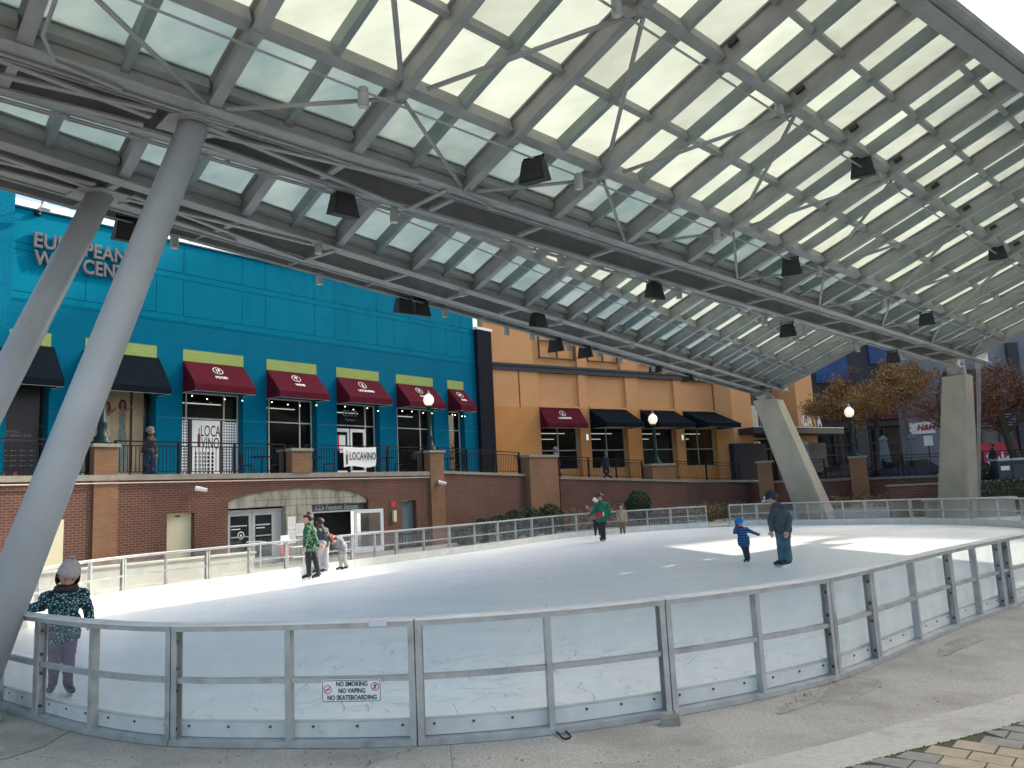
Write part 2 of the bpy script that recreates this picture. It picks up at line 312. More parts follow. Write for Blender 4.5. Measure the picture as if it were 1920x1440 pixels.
# ground ring around rink
def ringmesh(name,z,offs,mat,extra=None):
    mb=MB(); N=NO; vs=[]
    for o_ in offs:
        for p,n in zip(OUT,ONR):
            q=p+n*o_ if o_<30 else V((3,20,0))+(p-V((3,20,0))).normalized()*o_
            vs.append(V((q.x,q.y,z)))
    fs=[]
    for k in range(len(offs)-1): fs+=[(k*N+i,k*N+(i+1)%N,(k+1)*N+(i+1)%N,(k+1)*N+i) for i in range(N)]
    return mb.add(vs,fs).build(name,mat)
g=ringmesh('ground',0,[.02,.6,1.5,3,60,400],CONC); struct(g); tag(g,'rough stained concrete plaza around the ice rink','ground')
mb=MB()
for i in range(NO):
    j=(i+1)%NO; mb.quad(OUT[i]+ONR[i]*.02+V((0,0,-.2)),OUT[j]+ONR[j]*.02+V((0,0,-.2)),OUT[j]+ONR[j]*.02,OUT[i]+ONR[i]*.02)
o=struct(mb.build('rink_pit_edge',CONC2)); tag(o,'low concrete edge of the ice pit under the barrier','pit edge')
# smooth concrete band + pavers bottom right
inner=[gz(x,y) for x,y in [(1100,1500),(1370,1440),(1560,1393),(1680,1360),(1800,1331),(1920,1299),(2100,1240),(2500,1100)]]
outer=[gz(x,y) for x,y in [(1300,1520),(1590,1440),(1660,1420),(1730,1402),(1830,1378),(1920,1352),(2100,1290),(2500,1150)]]
def cpoly(P,n=8):
    out=[]
    for i in range(len(P)-1):
        p0=P[max(i-1,0)];p1=P[i];p2=P[i+1];p3=P[min(i+2,len(P)-1)]
        for k in range(n): t=k/n; out.append(.5*((2*p1)+(-p0+p2)*t+(2*p0-5*p1+4*p2-p3)*t*t+(-p0+3*p1-3*p2+p3)*t**3))
    return out+[P[-1]]
ic,oc=cpoly(inner),cpoly(outer); up=V((0,0,.005))
mb=MB()
for i in range(len(ic)-1): mb.quad(oc[i]+up,oc[i+1]+up,ic[i+1]+up,ic[i]+up)
o=struct(mb.build('path',CONC2)); tag(o,'smooth pale concrete band curving beside the pavers','path')
SOIL=M('joint_soil',(.07,.065,.04),.95,var=.3,vs=40,dirt=(.05,.07,.02),ds=8,dthr=(.5,.6),bump=.5,bs=80)
mb=MB()
mb.add([oc[0]+V((6,-6,.004))]+[p+V((-.0,0,.004)) for p in oc]+[oc[-1]+V((6,-6,.004))],[tuple(range(len(oc)+2))])
o=struct(mb.build('paver_bed',SOIL)); tag(o,'dark mossy soil showing in the joints between pavers','soil')
PAVG=M('paver_grey',(.23,.225,.205),.85,var=.12,vs=9,bump=.3,bs=70,dirt=(.2,.19,.16),ds=5,dthr=(.5,.8)); PAVT=M('paver_tan',(.36,.3,.21),.85,var=.12,vs=9,bump=.3,bs=70,dirt=(.32,.26,.18),ds=5,dthr=(.5,.8))
mb=MB(); a1=gz(1783,1404.7); pd=V((math.cos(math.radians(-41)),math.sin(math.radians(-41)),0)); pq=V((-pd.y,pd.x,0)); PL,PW=.262,.2
def inside(P):  # right/below of outer curve
    for i in range(len(oc)-1):
        a,b=oc[i],oc[i+1]
        ab=b-a; t=max(0,min(1,(P-a).dot(ab)/ab.dot(ab))); d=(P-(a+ab*t)).length
        if i==0 or d<best: best=d; side=ab.x*(P.y-a.y)-ab.y*(P.x-a.x)
    return side<0,best
rp=random.Random(5)
for r in range(-30,30):
    for c in range(-12,16):
        O=a1+pd*(c*PL+(PL/2 if r%2 else 0))+pq*(r*PW)
        cc=O+pd*PL/2+pq*PW/2
        ins,dd=inside(cc)
        if not ins or dd<.02 or dd>3.2: continue
        k=1.0
        g_=.006
        corners=[O+pd*g_+pq*g_,O+pd*(PL-g_)+pq*g_,O+pd*(PL-g_)+pq*(PW-g_),O+pd*g_+pq*(PW-g_)]
        # clip the stones at the kerb curve
        cl=[]
        for q in corners:
            i2,d2=inside(q)
            if not i2 or d2<.012:
                for s_ in range(40):
                    q=q.lerp(cc,.05); i2,d2=inside(q)
                    if i2 and d2>.012: break
            cl.append(q)
        h=.014+rp.uniform(-.003,.003)
        mb.mi=1 if noise.noise(cc*1.1+V((3,1,0)))>-.02 and rp.random()<.8 else 0
        ins_=[q.lerp(cc,.03) for q in cl]
        mb.add([q+V((0,0,.001)) for q in cl]+[q+V((0,0,h-.003)) for q in cl]+[q+V((0,0,h)) for q in ins_],[(i,(i+1)%4,4+(i+1)%4,4+i) for i in range(4)]+[(4+i,4+(i+1)%4,8+(i+1)%4,8+i) for i in range(4)]+[(8,9,10,11)])
o=struct(mb.build('pavement',[PAVG,PAVT])); tag(o,'grey and tan stone pavers at the near right corner','pavement')
# moss crumbs along paver joint
MOSS=M('moss',(.07,.08,.03),.95,var=.4,vs=60); mb=MB()
for i in range(len(oc)-1):
    for k in range(7):
        P=oc[i].lerp(oc[i+1],rp.random())+V((rp.uniform(-.01,.012),rp.uniform(-.022,.008),.004)); r=rp.uniform(.003,.011)
        mb.lathe(P,[(r,0),(r*.8,r*.35),(r*.25,r*.55)],6)
stuff(tag(mb.build('moss',MOSS),'moss and grit growing along the kerb joint beside the pavers','moss'))
# dark stains & joint lines in near concrete, leaf litter
mb=MB()
CRK=M('crack_dark',(.2,.185,.16),.95,var=.2,vs=30)
for L in ([(850,1320),(860,1350),(845,1385),(850,1440)],[(1180,1395),(1290,1430),(1360,1440)],[(780,1402),(700,1430),(640,1470)],[(1330,1320),(1480,1340),(1640,1355)],[(0,1410),(120,1425),(250,1460)]):
    P=cpoly([gz(x,y) for x,y in L],10)
    for a,b in zip(P,P[1:]):
        j=V((rp.uniform(-.004,.004),rp.uniform(-.004,.004),0)); d=(b-a).normalized(); s=V((-d.y,d.x,0))*.002
        mb.quad(a-s+V((0,0,.004)),b-s+V((0,0,.004)),b+s+V((0,0,.004)),a+s+V((0,0,.004)))
struct(tag(mb.build('ground_cracks',CRK),'thin dark cracks in the rough concrete','cracks'))
STN=M('stained_concrete',(.27,.255,.22),.9,var=.22,vs=38,bump=.6,bs=60,dirt=(.35,.335,.295),ds=4,dthr=(.45,.6))
for n_,(x,y,rx,ry) in enumerate(((1600,1292,.55,.16),(1500,1318,.35,.1),(1800,1208,.6,.14),(60,1395,.45,.16))):
    P=gz(x,y); rr_=random.Random(n_); an=math.atan2(gz(x+40,y-18).y-P.y,gz(x+40,y-18).x-P.x); mb=MB(); q=[]
    for k in range(36):
        t=6.283*k/36; f=1+.45*noise.noise(V((math.cos(t)*1.3+n_*5,math.sin(t)*1.3,0)))+.15*noise.noise(V((math.cos(t)*4,math.sin(t)*4,n_))); a,b=rx*f*math.cos(t),ry*f*math.sin(t); q.append((P.x+a*math.cos(an)-b*math.sin(an),P.y+a*math.sin(an)+b*math.cos(an),.0025+.0012*n_))
    mb.add(q,[tuple(range(36))]); struct(tag(mb.build('ground_stain',STN),'damp dark stain on the concrete, '+('largest under the barrier right of centre','small one left of the largest','long one beside the far right panels','at the near left corner')[n_],'stain'))
LEAFB=M('dead_leaf',(.16,.06,.03),.8,var=.3,vs=20); mb=MB()
for k in range(330):
    t=rp.random(); x=1480+ t*360; y=1300-(x-1480)*.44+rp.gauss(0,5)+16
    if k>210: x=rp.uniform(0,1900); y=rp.uniform(1405,1440) if x<1300 else rp.uniform(1250,1340); 
    P=gz(x,y); P.z=.006; a=rp.uniform(0,6); r=rp.uniform(.006,.02)
    q=[P+V((math.cos(a+i*1.57)*r*(1 if i%2 else .5),math.sin(a+i*1.57)*r*(1 if i%2 else .5),rp.uniform(0,.008))) for i in range(4)]
    mb.quad(*q)
stuff(tag(mb.build('leaf_litter',LEAFB),'dead brown leaf litter scattered on the concrete by the barrier','leaves'))
# -------- barrier
BT=.965
bar=thing('rink_barrier','weathered aluminium and clear plastic barrier around the ice rink','barrier',(3,20,0))
LEN=[0]
for i in range(NO): LEN.append(LEN[-1]+(OUT[(i+1)%NO]-OUT[i]).length)
TOT=LEN[-1]
def oat(u):
    u%=TOT
    lo,hi=0,NO
    while hi-lo>1:
        m_=(lo+hi)//2
        if LEN[m_]<=u: lo=m_
        else: hi=m_
    t=(u-LEN[lo])/(LEN[lo+1]-LEN[lo]); a,b=lo%NO,(lo+1)%NO
    return OUT[a].lerp(OUT[b],t),ONR[a].lerp(ONR[b],t).normalized()
def upar(P):
    best=(1e9,0)
    for i in range(NO):
        a,b=OUT[i],OUT[(i+1)%NO]; ab=b-a; t=max(0,min(1,(P-a).dot(ab)/ab.dot(ab))); d=(P-(a+ab*t)).length
        if d<best[0]: best=(d,LEN[i]+t*(LEN[i+1]-LEN[i]))
    return best[1]
def uf(x,y): P=gz(x,y,IZ); P.z=0; return upar(P)
def ug(x,y): P=gz(x,y,0); return upar(P)
seam=[uf(233,1127.7),uf(391,1104.4),uf(539,1083),uf(663,1064.7),uf(744,1053.5),uf(845,1040.3),uf(936,1027.8),uf(1010,1018),uf(1083,1007.2),uf(1187,1000),uf(1260,993),uf(1328,989.4)]
seam2=[uf(1367,987),uf(1421,985),uf(1492,984.5),uf(1543,984.4),uf(1622,984),uf(1710,982.8),uf(1822,985),uf(1919,990)]
frs=[ug(1907,1137),ug(1885,1143),ug(1798,1177),ug(1650,1242),ug(1573,1274),ug(1262,1343),ug(783,1399),ug(316,1399),ug(62,1350)]
def fill(a,b,step=2.15):
    if b<a: b+=TOT
    n=max(1,round((b-a)/step)); return [a+(b-a)*k/n for k in range(1,n)]
S=seam[:]; gap=(seam[-1],seam2[0])
S+=seam2+fill(seam2[-1],frs[0])+frs+fill(frs[-1],seam[0]+(0 if seam[0]>frs[-1] else TOT))
wide=set()
def strip(mb,u0,u1,off0,off1,z0,z1,step=.3):
    n=max(1,int((u1-u0)/step)); pr=None
    for k in range(n+1):
        P,N_=oat(u0+(u1-u0)*k/n); ring=[P+N_*off0+V((0,0,z0)),P+N_*off1+V((0,0,z0)),P+N_*off1+V((0,0,z1)),P+N_*off0+V((0,0,z1))]
        b=len(mb.v); mb.v+=ring
        if k:
            for j in range(4): mb.f.append((b-4+j,b-4+(j+1)%4,b+(j+1)%4,b+j)); mb.m.append(mb.mi)
        if k==0: mb.f.append((b+3,b+2,b+1,b)); mb.m.append(mb.mi)
        if k==n: mb.f.append((b,b+1,b+2,b+3)); mb.m.append(mb.mi)
nf=0
for k in range(len(S)):
    u0=S[k]; u1=S[(k+1)%len(S)]
    if k==len(S)-1: u1=S[0]
    if abs(u0-gap[0])<1e-6: continue
    while u1<u0: u1+=TOT
    if u1-u0>6: continue
    g_=.006; a,b=u0+g_,u1-g_
    mb=MB(); strip(mb,a,b,-.02,.1,BT-.055,BT-.012); mb.build('top_rail',ALU,bar)
    mb=MB(); strip(mb,a,b,-.035,.115,BT-.012,BT); mb.build('rail_cap',ALUW,bar)
    mb=MB(); strip(mb,a,b,.0,.11,.004,.05); mb.build('bottom_rail',ALU,bar)
    mb=MB(); strip(mb,a+.04,b-.04,.0,.01,.17,BT-.056); mb.build('glass_panel',RINKG,bar)
    mb=MB(); strip(mb,a,b,-.03,-.004,IZ,.185); strip(mb,a,b,-.003,.012,.055,.17)
    kp=mb.build('kick_plate',KICK,bar)
    mids=[(a+b)/2] if b-a>1.1 else []
    ends=[a]+mids+[b]
    mb=MB()
    for p,q in zip(ends,ends[1:]): strip(mb,p+.03,q-.03,.014,.075,.49,.53)
    mb.build('mid_rail',ALU,bar)
    for u in mids:
        P,N_=oat(u); T=V((-N_.y,N_.x,0)); mb=MB(); mb.obox(P,T,N_,V((0,0,1)),-.024,.024,.011,.085,.05,BT-.056); mb.build('mullion',ALU,bar)
    for e,sg in ((a,1),(b,-1)):
        P,N_=oat(e); T=V((-N_.y,N_.x,0)); 
        P2,_=oat(e+sg*.1)
        if (P2-P).dot(T)<0: T=-T
        mb=MB(); mb.obox(P,T,N_,V((0,0,1)),.0,.05,.085,.093,.05,BT-.056); mb.obox(P,T,N_,V((0,0,1)),.0,.008,.012,.085,.05,BT-.056); mb.obox(P,T,N_,V((0,0,1)),.0,.05,.012,.02,.05,BT-.056)
        for z in (.12,.42,.6,.82):
            q=P+T*.008+N_*.05+V((0,0,z)); mb.mi=1; mb.tube(q,q+T*.012,.016,n=8); mb.mi=0
        mb.build('post',[ALU,BOLT],bar)
    if (OUT[0]-OUT[0]).length==0 and oat((a+b)/2)[0].y<14:
        nb=max(3,int((b-a)/.3))
        for j in range(nb):
            u=a+.12+(b-a-.24)*j/(nb-1); P,N_=oat(u)
            mb=MB(); mb.tube(P+N_*.012+V((0,0,.14)),P+N_*.019+V((0,0,.14)),.011,n=8); mb.build('bolt',BOLT,bar)
# sign on barrier
def frame_on_barrier(x,y,off=.09):
    P,N_=oat(ug(x,1403)); return P,N_
us=ug(657,1402); P,N_=oat(us); X=V((-N_.y,N_.x,0)); 
if X.x<0: X=-X
Pc=vplane(659,1295,P+N_*.1,X)
sg=thing('notice_sign','white no smoking, vaping or skateboarding sign fixed to the near barrier','sign',Pc)
Z=V((0,0,1)); Yn=N_
mb=MB()
def rrect(hw,hh,r,O,X,Z):
    pts_=[]
    for cx,cz,a0 in ((hw-r,hh-r,0),(-hw+r,hh-r,90),(-hw+r,-hh+r,180),(hw-r,-hh+r,270)):
        for k in range(6): a=math.radians(a0+18*k); pts_.append(O+X*(cx+r*math.cos(a))+Z*(cz+r*math.sin(a)))
    return pts_
hw,hh=.245,.088
mb.prism(rrect(hw,hh,.02,Pc,X,Z),N_*.004); mb.build('sign_plate',WPRINT,sg)
mb=MB()
A=rrect(hw-.006,hh-.006,.018,Pc+N_*.0055,X,Z); B_=rrect(hw-.011,hh-.011,.014,Pc+N_*.0055,X,Z)
for i in range(len(A)): j=(i+1)%len(A); mb.quad(A[i],A[j],B_[j],B_[i])
mb.build('sign_border',BLK,sg)
for t_,dz in (('NO SMOKING',.052),('NO VAPING',0),('NO SKATEBOARDING',-.052)):
    text('sign_lettering',t_,.05,Pc+N_*.006+Z*dz+X*.005,X,Z,BLK,sg,ext=.0008,bold=.0012,sx=.82)
for sx_,kind in ((-.195,0),(.195,1)):
    mb=MB(); C_=Pc+N_*.006+X*sx_+Z*(.03 if kind==1 else .012); n=24
    for k in range(n):
        a,b=2*math.pi*k/n,2*math.pi*(k+1)/n
        f=lambda t,r:C_+X*math.cos(t)*r+Z*math.sin(t)*r
        mb.quad(f(a,.034),f(b,.034),f(b,.028),f(a,.028))
    d=(X+Z).normalized(); e=(X-Z).normalized()*.003; mb.quad(C_-d*.03-e,C_+d*.03-e,C_+d*.03+e,C_-d*.03+e)
    mb.build('prohibition_ring',REDP,sg)
    mb=MB(); C_=C_+N_*.0006
    if kind==0: mb.quad(C_-X*.02-Z*.004,C_+X*.02-Z*.004,C_+X*.02+Z*.002,C_-X*.02+Z*.002)
    else:
        def ln2(a,b,w_=.003):
            A_=C_+X*a[0]+Z*a[1];B2=C_+X*b[0]+Z*b[1];dd=(B2-A_).normalized(); ee=dd.cross(N_)*w_; mb.quad(A_-ee,B2-ee,B2+ee,A_+ee)
        ln2((0,.016),(0,0),.0045); ln2((0,0),(-.01,-.018)); ln2((0,0),(.009,-.02)); ln2((-.014,.006),(.013,.011)); ln2((-.003,.019),(.004,.019),.004)
    mb.build('pictogram',BLK,sg)
# sticker on the rail
P,N_=oat(ug(715,1402)); X=V((-N_.y,N_.x,0)); X=X if X.x>0 else -X
mb=MB(); Pc=P+N_*.1165+V((0,0,BT-.02)); mb.obox(Pc,X,N_,V((0,0,1)),-.075,.075,0,.0015,-.022,.018); mb.obox(Pc,X,N_,V((0,0,1)),-.085,.06,-.07,.001,.0205,.022)
tag(mb.build('paper_sticker',M('sticker',(.7,.62,.68),.6,col2=(.55,.6,.75),vs=30)),'torn pink and white paper sticker on the near top rail','sticker')
# stone block and cable
P=gz(1257,1358); mb=MB()
b_=[(-.085,-.05),(.07,-.06),(.095,.02),(.05,.055),(-.07,.05)]
mb.add([P+V((x,y,.003)) for x,y in b_]+[P+V((x*.9,y*.85,.05+.02*(x>0))) for x,y in b_],[(4,3,2,1,0),(5,6,7,8,9)]+[(i,(i+1)%5,5+(i+1)%5,5+i) for i in range(5)])
tag(mb.build('stone_block',STONE),'small rough stone block wedged under the barrier post','stone')
mb=MB(); cb=cpoly([gz(1032,1370)+V((0,.03,.04)),gz(1045,1378)+V((0,0,.02)),gz(1058,1388)+V((0,0,.012)),gz(1070,1384)+V((0,0,.012)),gz(1062,1374)+V((0,0,.02)),gz(1085,1365)+V((0,.01,.03)),gz(1140,1352)+V((0,.02,.06))],8)
mb.path(cb,.007,6); tag(mb.build('cable',DARK),'short black cable looped at the foot of the near barrier','cable')
# ------------------------------------------------------------------ canopy
B0=V((-4.96,7.55,6.75));DB=V((1.4496,1.379,-.0437)); A0=V((-5.45,10.61,6.61));DA=V((1.165,1.625,-.0355))
HR=math.radians(45.4); RD=V((math.cos(HR),-math.sin(HR),.367))
NB=DB.cross(RD).normalized(); NB=NB if NB.z>0 else -NB
NA=DA.cross(RD).normalized(); NA=NA if NA.z>0 else -NA
bh=V((DB.x,DB.y,0)).normalized(); ah=V((DA.x,DA.y,0)).normalized()
PB=V((bh.y,-bh.x,0)); PA=V((ah.y,-ah.x,0))  # towards the camera side
def Bw(i,s,dz=0): return B0+DB*i+RD*s+NB*dz
def Aw(i,s,dz=0): return A0+DA*i+RD*s+NA*dz
def sedge(i): return 5.5+.17*(i-4.9)
can=thing('canopy','grey steel canopy of sloping glazed rafters spanning the rink on leaning columns','canopy',(3,14,0))
def part(mb,name,mat,smooth=False): return mb.build(name,mat,can,smooth)
I0,I1=-3,15
def Ismax(i): # AB rafter length up to the B line
    P=A0+DA*i; # P+RD*s on B line: cross with bh = 0
    d=P-B0; return -(d.x*bh.y-d.y*bh.x)/(RD.x*bh.y-RD.y*bh.x)
RH=.335
for i in range(I0,I1+1):
    mb=MB(); a=Bw(i,.02);b=Bw(i,sedge(i)); mb.ibeam(a,b,.15,RH,NB,ft=.025,wt=.05)
    for s in (1.2,3.55): # stiffener plates at purlin nodes
        q=Bw(i,s); mb.beam(q-RD*.05,q+RD*.05,.15,.02,NB,lift=-.021)
    part(mb,'rafter',STEEL)
    if i<I1:
        mb=MB(); mb.beam(Bw(i+.5,.06),Bw(i+.5,sedge(i+.5)),.095,.215,NB,lift=.127); part(mb,'mullion',STEEL2)
AI0,AI1=-3,15
for i in range(AI0,AI1+1):
    sm=Ismax(i)
    if sm<.4: continue
    mb=MB(); mb.ibeam(Aw(i,.02),Aw(i,sm-.1),.15,RH,NA,ft=.025,wt=.05); part(mb,'rafter',STEEL)
    if i<AI1:
        mb=MB(); mb.beam(Aw(i+.5,.06),Aw(i+.5,Ismax(i+.5)),.095,.215,NA,lift=.127); part(mb,'mullion',STEEL2)
# purlins (short pieces between the rafters, one purlin = one part)
def purlin(F,i0,i1,s,w_,h,lift,N,lim=None):
    mb=MB()
    for i in range(i0,i1):
        if lim and (lim(i)<s+.1 or lim(i+1)<s+.1): continue
        a,b=F(i,s),F(i+1,s); d=(b-a).normalized(); mb.beam(a+d*.075,b-d*.075,w_,h,N,lift)
    if mb.v: part(mb,'purlin',STEEL)
for s,w_,h,lift in ((.16,.1,.17,.17),(1.2,.16,.23,.1),(2.28,.09,.165,.175),(3.55,.16,.23,.1),(4.5,.09,.165,.175),(5.45,.09,.165,.175)):
    purlin(Bw,I0,I1,s,w_,h,lift,NB,sedge)
for s,w_,h,lift in ((.16,.1,.17,.17),(1.37,.11,.2,.13),(2.48,.09,.165,.175),(3.6,.13,.2,.13),(4.7,.09,.165,.175),(5.8,.09,.165,.175)):
    purlin(Aw,AI0,AI1,s,w_,h,lift,NA,Ismax)
# glass, one mesh per bay
def bay(F,N,i,rows,name,colsplit):
    mb=MB()
    for a,b in zip(rows,rows[1:]):
        mb.mi=1 if (a<colsplit) else 0  # lower rows get the glass with shade in its colour
        for h in (0,1):
            j0=i+.5*h+.002; j1=i+.5*h+.498
            g_=.001
            e0,e1=(sedge(j0)+.12,sedge(j1)+.12) if (F is Bw and b==rows[-1]) else (b-g_,b-g_)
            P=[F(j0,a+g_,.345),F(j1,a+g_,.345),F(j1,e1,.345),F(j0,e0,.345)]
            mb.add(P+[p+N*.012 for p in P],[(3,2,1,0),(4,5,6,7),(0,1,5,4),(1,2,6,5),(2,3,7,6),(3,0,4,7)])
    part(mb,'glass_bay',[ROOFW,ROOFSH])
for i in range(I0,I1):
    rows=[.16,1.2,2.28,3.55,4.5]; e=sedge(i)-.05
    if e>5.6: rows+=[5.45,e]
    else: rows+=[e]
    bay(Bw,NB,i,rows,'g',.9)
for i in range(AI0,AI1):
    e=min(Ismax(i),Ismax(i+1))
    rows=[r for r in (.16,1.37,2.48,3.6,4.7,5.8) if r<e-.3]+[e]
    if e<.5: continue
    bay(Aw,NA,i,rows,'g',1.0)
# thin dark gasket cover strips above glass
# edge fascia
mb=MB()
for k in range(I0*2,I1*2):
    i=k/2; j=i+.5
    a=Bw(i,sedge(i)+.08); b=Bw(j,sedge(j)+.08); mb.beam(a,b,.22,.44,NB,lift=-.04); mb.tube(Bw(i,sedge(i)+.26,.18),Bw(j,sedge(j)+.26,.18),.16,n=14,cap=False)
part(mb,'edge_fascia',STEEL)
# end frames
mb=MB(); mb.beam(Bw(I1+.12,0),Bw(I1+.12,sedge(I1)+.1),.12,.36,NB,lift=-.02); part(mb,'end_beam',STEEL)
mb=MB(); mb.beam(Aw(AI1+.14,-.1),Aw(AI1+.14,Ismax(AI1)-.1),.12,.34,NA,lift=-.03); mb.beam(Aw(AI1+.3,-.3),Aw(AI1+.3,Ismax(AI1)-.1),.1,.16,NA,lift=.16); part(mb,'end_beam',STEEL)
# girders
Z=V((0,0,1))
def girder(O,D,perp,offL,i0,i1,struts,hR=.42,hL=.36):
    e0=O+D*i0; e1=O+D*i1
    for off,h in ((0,hR),(offL,hL)):
        a=e0+perp*off;b=e1+perp*off; mb=MB(); mb.beam(a,b,.03,h,Z,lift=.02); mb.beam(a,b,.24,.022,Z,lift=-.004); mb.beam(a,b,.24,.022,Z,lift=h+.021)
        part(mb,'girder_chord',STEEL)
    mb=MB(); mid=perp*(offL/2); mb.beam(e0+mid,e1+mid,abs(offL)-.05,.02,Z,lift=.34); part(mb,'soffit_plate',SOFF)
    for i in struts:
        mb=MB(); q=O+D*i; mb.beam(q+perp*-.12,q+perp*(offL+.12),.1,.05,Z,lift=-.012); part(mb,'cross_strut',STEEL)
girder(B0,DB,PB,-1.0,-3.2,16.1,range(-3,16))
girder(A0,DA,PA,-.86,-3.2,15.7,range(-3,16),.36,.3)
# outer gutter member + pipes of girder A
mb=MB(); a=A0+DA*-3.2;b=A0+DA*15.5
mb.beam(a+PA*-1.5,b+PA*-1.5,.1,.2,Z,lift=.03); mb.beam(a+PA*-1.2,b+PA*-1.2,.55,.02,Z,lift=.2); part(mb,'gutter',STEEL)
mb=MB()
for off,r,z in ((-1.38,.022,-.02),(-1.3,.014,-.03),(-1.05,.02,.0),(-.98,.012,-.02)):
    mb.tube(a+PA*off+Z*z,b+PA*off+Z*z,r,n=6)
for i in range(-3,16):
    q=A0+DA*i; mb.beam(q+PA*-.95,q+PA*-1.5,.04,.03,Z,lift=-.0)
part(mb,'conduit',STEEL)
mb=MB(); a=B0+DB*-3.2;b=B0+DB*16
for off,r,z in ((-.12,.02,-.03),(-.2,.012,-.03),(-1.14,.022,-.03),(-1.22,.014,-.02),(-.88,.014,-.03)):
    mb.tube(a+PB*off+Z*z,b+PB*off+Z*z,r,n=6)
for i in range(-3,16):
    for o_ in (-.12,-1.14): q=B0+DB*(i+.35)+PB*o_; mb.box(q.x-.03,q.y-.03,q.z-.05,q.x+.03,q.y+.03,q.z+.0)
part(mb,'conduit',STEEL)
# conduit dropping from rafter 3 with a bend
mb=MB(); mb.path([Bw(3,3.4,-.03)+bh*-.1,Bw(3,.3,-.03)+bh*-.1,B0+DB*3+PB*.1+Z*-.03+bh*-.1,B0+DB*3.3+PB*-.06+Z*-.04],.016,6); mb.path([Bw(0,3.0,-.03)+bh*.12,Bw(0,.3,-.03)+bh*.12,B0+DB*.15+PB*.05+Z*-.03,B0+DB*.5+PB*-.06+Z*-.04],.022,6)
part(mb,'conduit',STEEL)
# slung pipes under the heavy purlins
mb=MB()
for s in (1.2,3.55):
    mb.tube(Bw(I0,s-.13,-.05),Bw(I1,s-.13,-.05),.018,n=6)
    for i in range(I0,I1+1): mb.tube(Bw(i,s-.13,.0),Bw(i,s-.13,-.06),.02,n=6)
part(mb,'conduit',STEEL)
mb=MB(); mb.tube(Aw(AI0,1.25,-.05),Aw(AI1,1.25,-.05),.016,n=6); part(mb,'conduit',STEEL)
mb=MB(); mb.tube(Aw(AI0,.12,-.06),Aw(AI1,.12,-.06),.014,n=6); part(mb,'conduit',STEEL)
# brace rods: even nodes at s=1.2, odd nodes at 3.55
for i in range(-2,I1):
    if i%2==0:
        for j in (-1,1):
            mb=MB(); mb.tube(Bw(i+.04*j,1.12,-.02),Bw(i+j*.93,.12,.0),.03,n=8); part(mb,'brace_rod',STEEL,True)
    else:
        for j in (-1,1):
            mb=MB(); mb.tube(Bw(i+.04*j,3.5,-.03),Bw(i+j*.9,1.42,-.03),.034,n=8); part(mb,'brace_rod',STEEL,True)
# lacing plates next to the column heads
def lacing(O,D,perp,offL,ic,sg):
    for (i0,o0,i1,o1) in ((.14,offL*.3,1.95,offL*.98),(.14,offL*.5,1.7,-.02),(.14,offL*.75,1.2,offL*.98),(1.95,0.0,1.95,offL)):
        a=O+D*(ic+sg*i0)+perp*o0; b=O+D*(ic+sg*i1)+perp*o1; mb.beam(a,b,.08,.03,Z,lift=-.045)
def headplate(P,D,perp,sz=.42):
    d=V((D.x,D.y,0)).normalized(); z=P.z-.028
    pts_=[P+d*a+perp*b for a,b in ((-.15,sz*.8),(.36,sz*.8),(.36,-.1),(.15,-sz*.8),(-.36,-sz*.8),(-.36,.1))]
    for q in pts_: q.z=z
    mb.prism(pts_,V((0,0,.022))); mb.tube(V((P.x,P.y,z-.02))+d*.3+perp*.3,V((P.x,P.y,z))+d*.3+perp*.3,.02,n=6)
# ----- columns
def colpt(O,D,perp,off,x,y):
    # point on the girder soffit surface seen at pixel x,y
    n=D.cross(perp); d=ray(x,y); return CAM+d*((O-CAM).dot(n)/d.dot(n))
TB=colpt(B0,DB,PB,0,366,233); TA=colpt(A0,DA,PA,0,190,366)
for T,hd,L0 in ((TB,bh,2.18),(TA,ah,2.7)):
    base=V((T.x,T.y,0))-hd*L0; mb=MB()
    n=20; top=T+V((0,0,.03)); 
    mb.tube(base,top,.212,.175,n=28); mb.lathe(base,[(.36,.0),(.36,.03),(.3,.03)],20)
    part(mb,'steel_column',COLM,True)
mb=MB(); headplate(TB,DB,PB); lacing(B0,DB,PB,-1.0,.87,1); lacing(B0,DB,PB,-1.0,.87,-1); part(mb,'column_head',STEEL)
mb=MB(); headplate(TA,DA,PA,.4); ia=(TA-A0).dot(ah)/V((DA.x,DA.y,0)).length; lacing(A0,DA,PA,-.86,ia,1); lacing(A0,DA,PA,-.86,ia,-1); part(mb,'column_head',STEEL)
# far concrete piers with steel stubs
def pier(D,top,mid,base,wt,wb):
    T=at(*top); M_=at(*mid); B=at(*base); B.z=-.05
    d=V((D.x,D.y,0)).normalized(); q=V((d.y,-d.x,0))
    mb=MB()
    def oct(c,w1,w2,ch): return [c+d*a+q*b for a,b in ((w1,w2-ch),(w1-ch,w2),(-w1+ch,w2),(-w1,w2-ch),(-w1,-w2+ch),(-w1+ch,-w2),(w1-ch,-w2),(w1,-w2+ch))]
    a=oct(M_,wt*.62,wt*.5,.08); b=oct(B,wb*.62,wb*.5,.1)
    mb.add(b+a,[(7,6,5,4,3,2,1,0),tuple(range(8,16))]+[(i,(i+1)%8,8+(i+1)%8,8+i) for i in range(8)]); part(mb,'concrete_pier',PIERC)
    mb=MB(); mb.tube(M_+V((0,0,-.02)),T+V((0,0,.03)),.33,.33,n=20); mb.box(M_.x-.36,M_.y-.36,M_.z-.005,M_.x+.36,M_.y+.36,M_.z+.03); part(mb,'steel_stub',STEEL)
    return T,M_,B
pA=pier(DA,(1424,733,35.6),(1440,751,36.2),(1535,975,38.6),1.05,1.42)
pB=pier(DB,(1790,676,30.8),(1795,706,31.3),(1796,962,34.3),.86,1.28)
mb=MB()
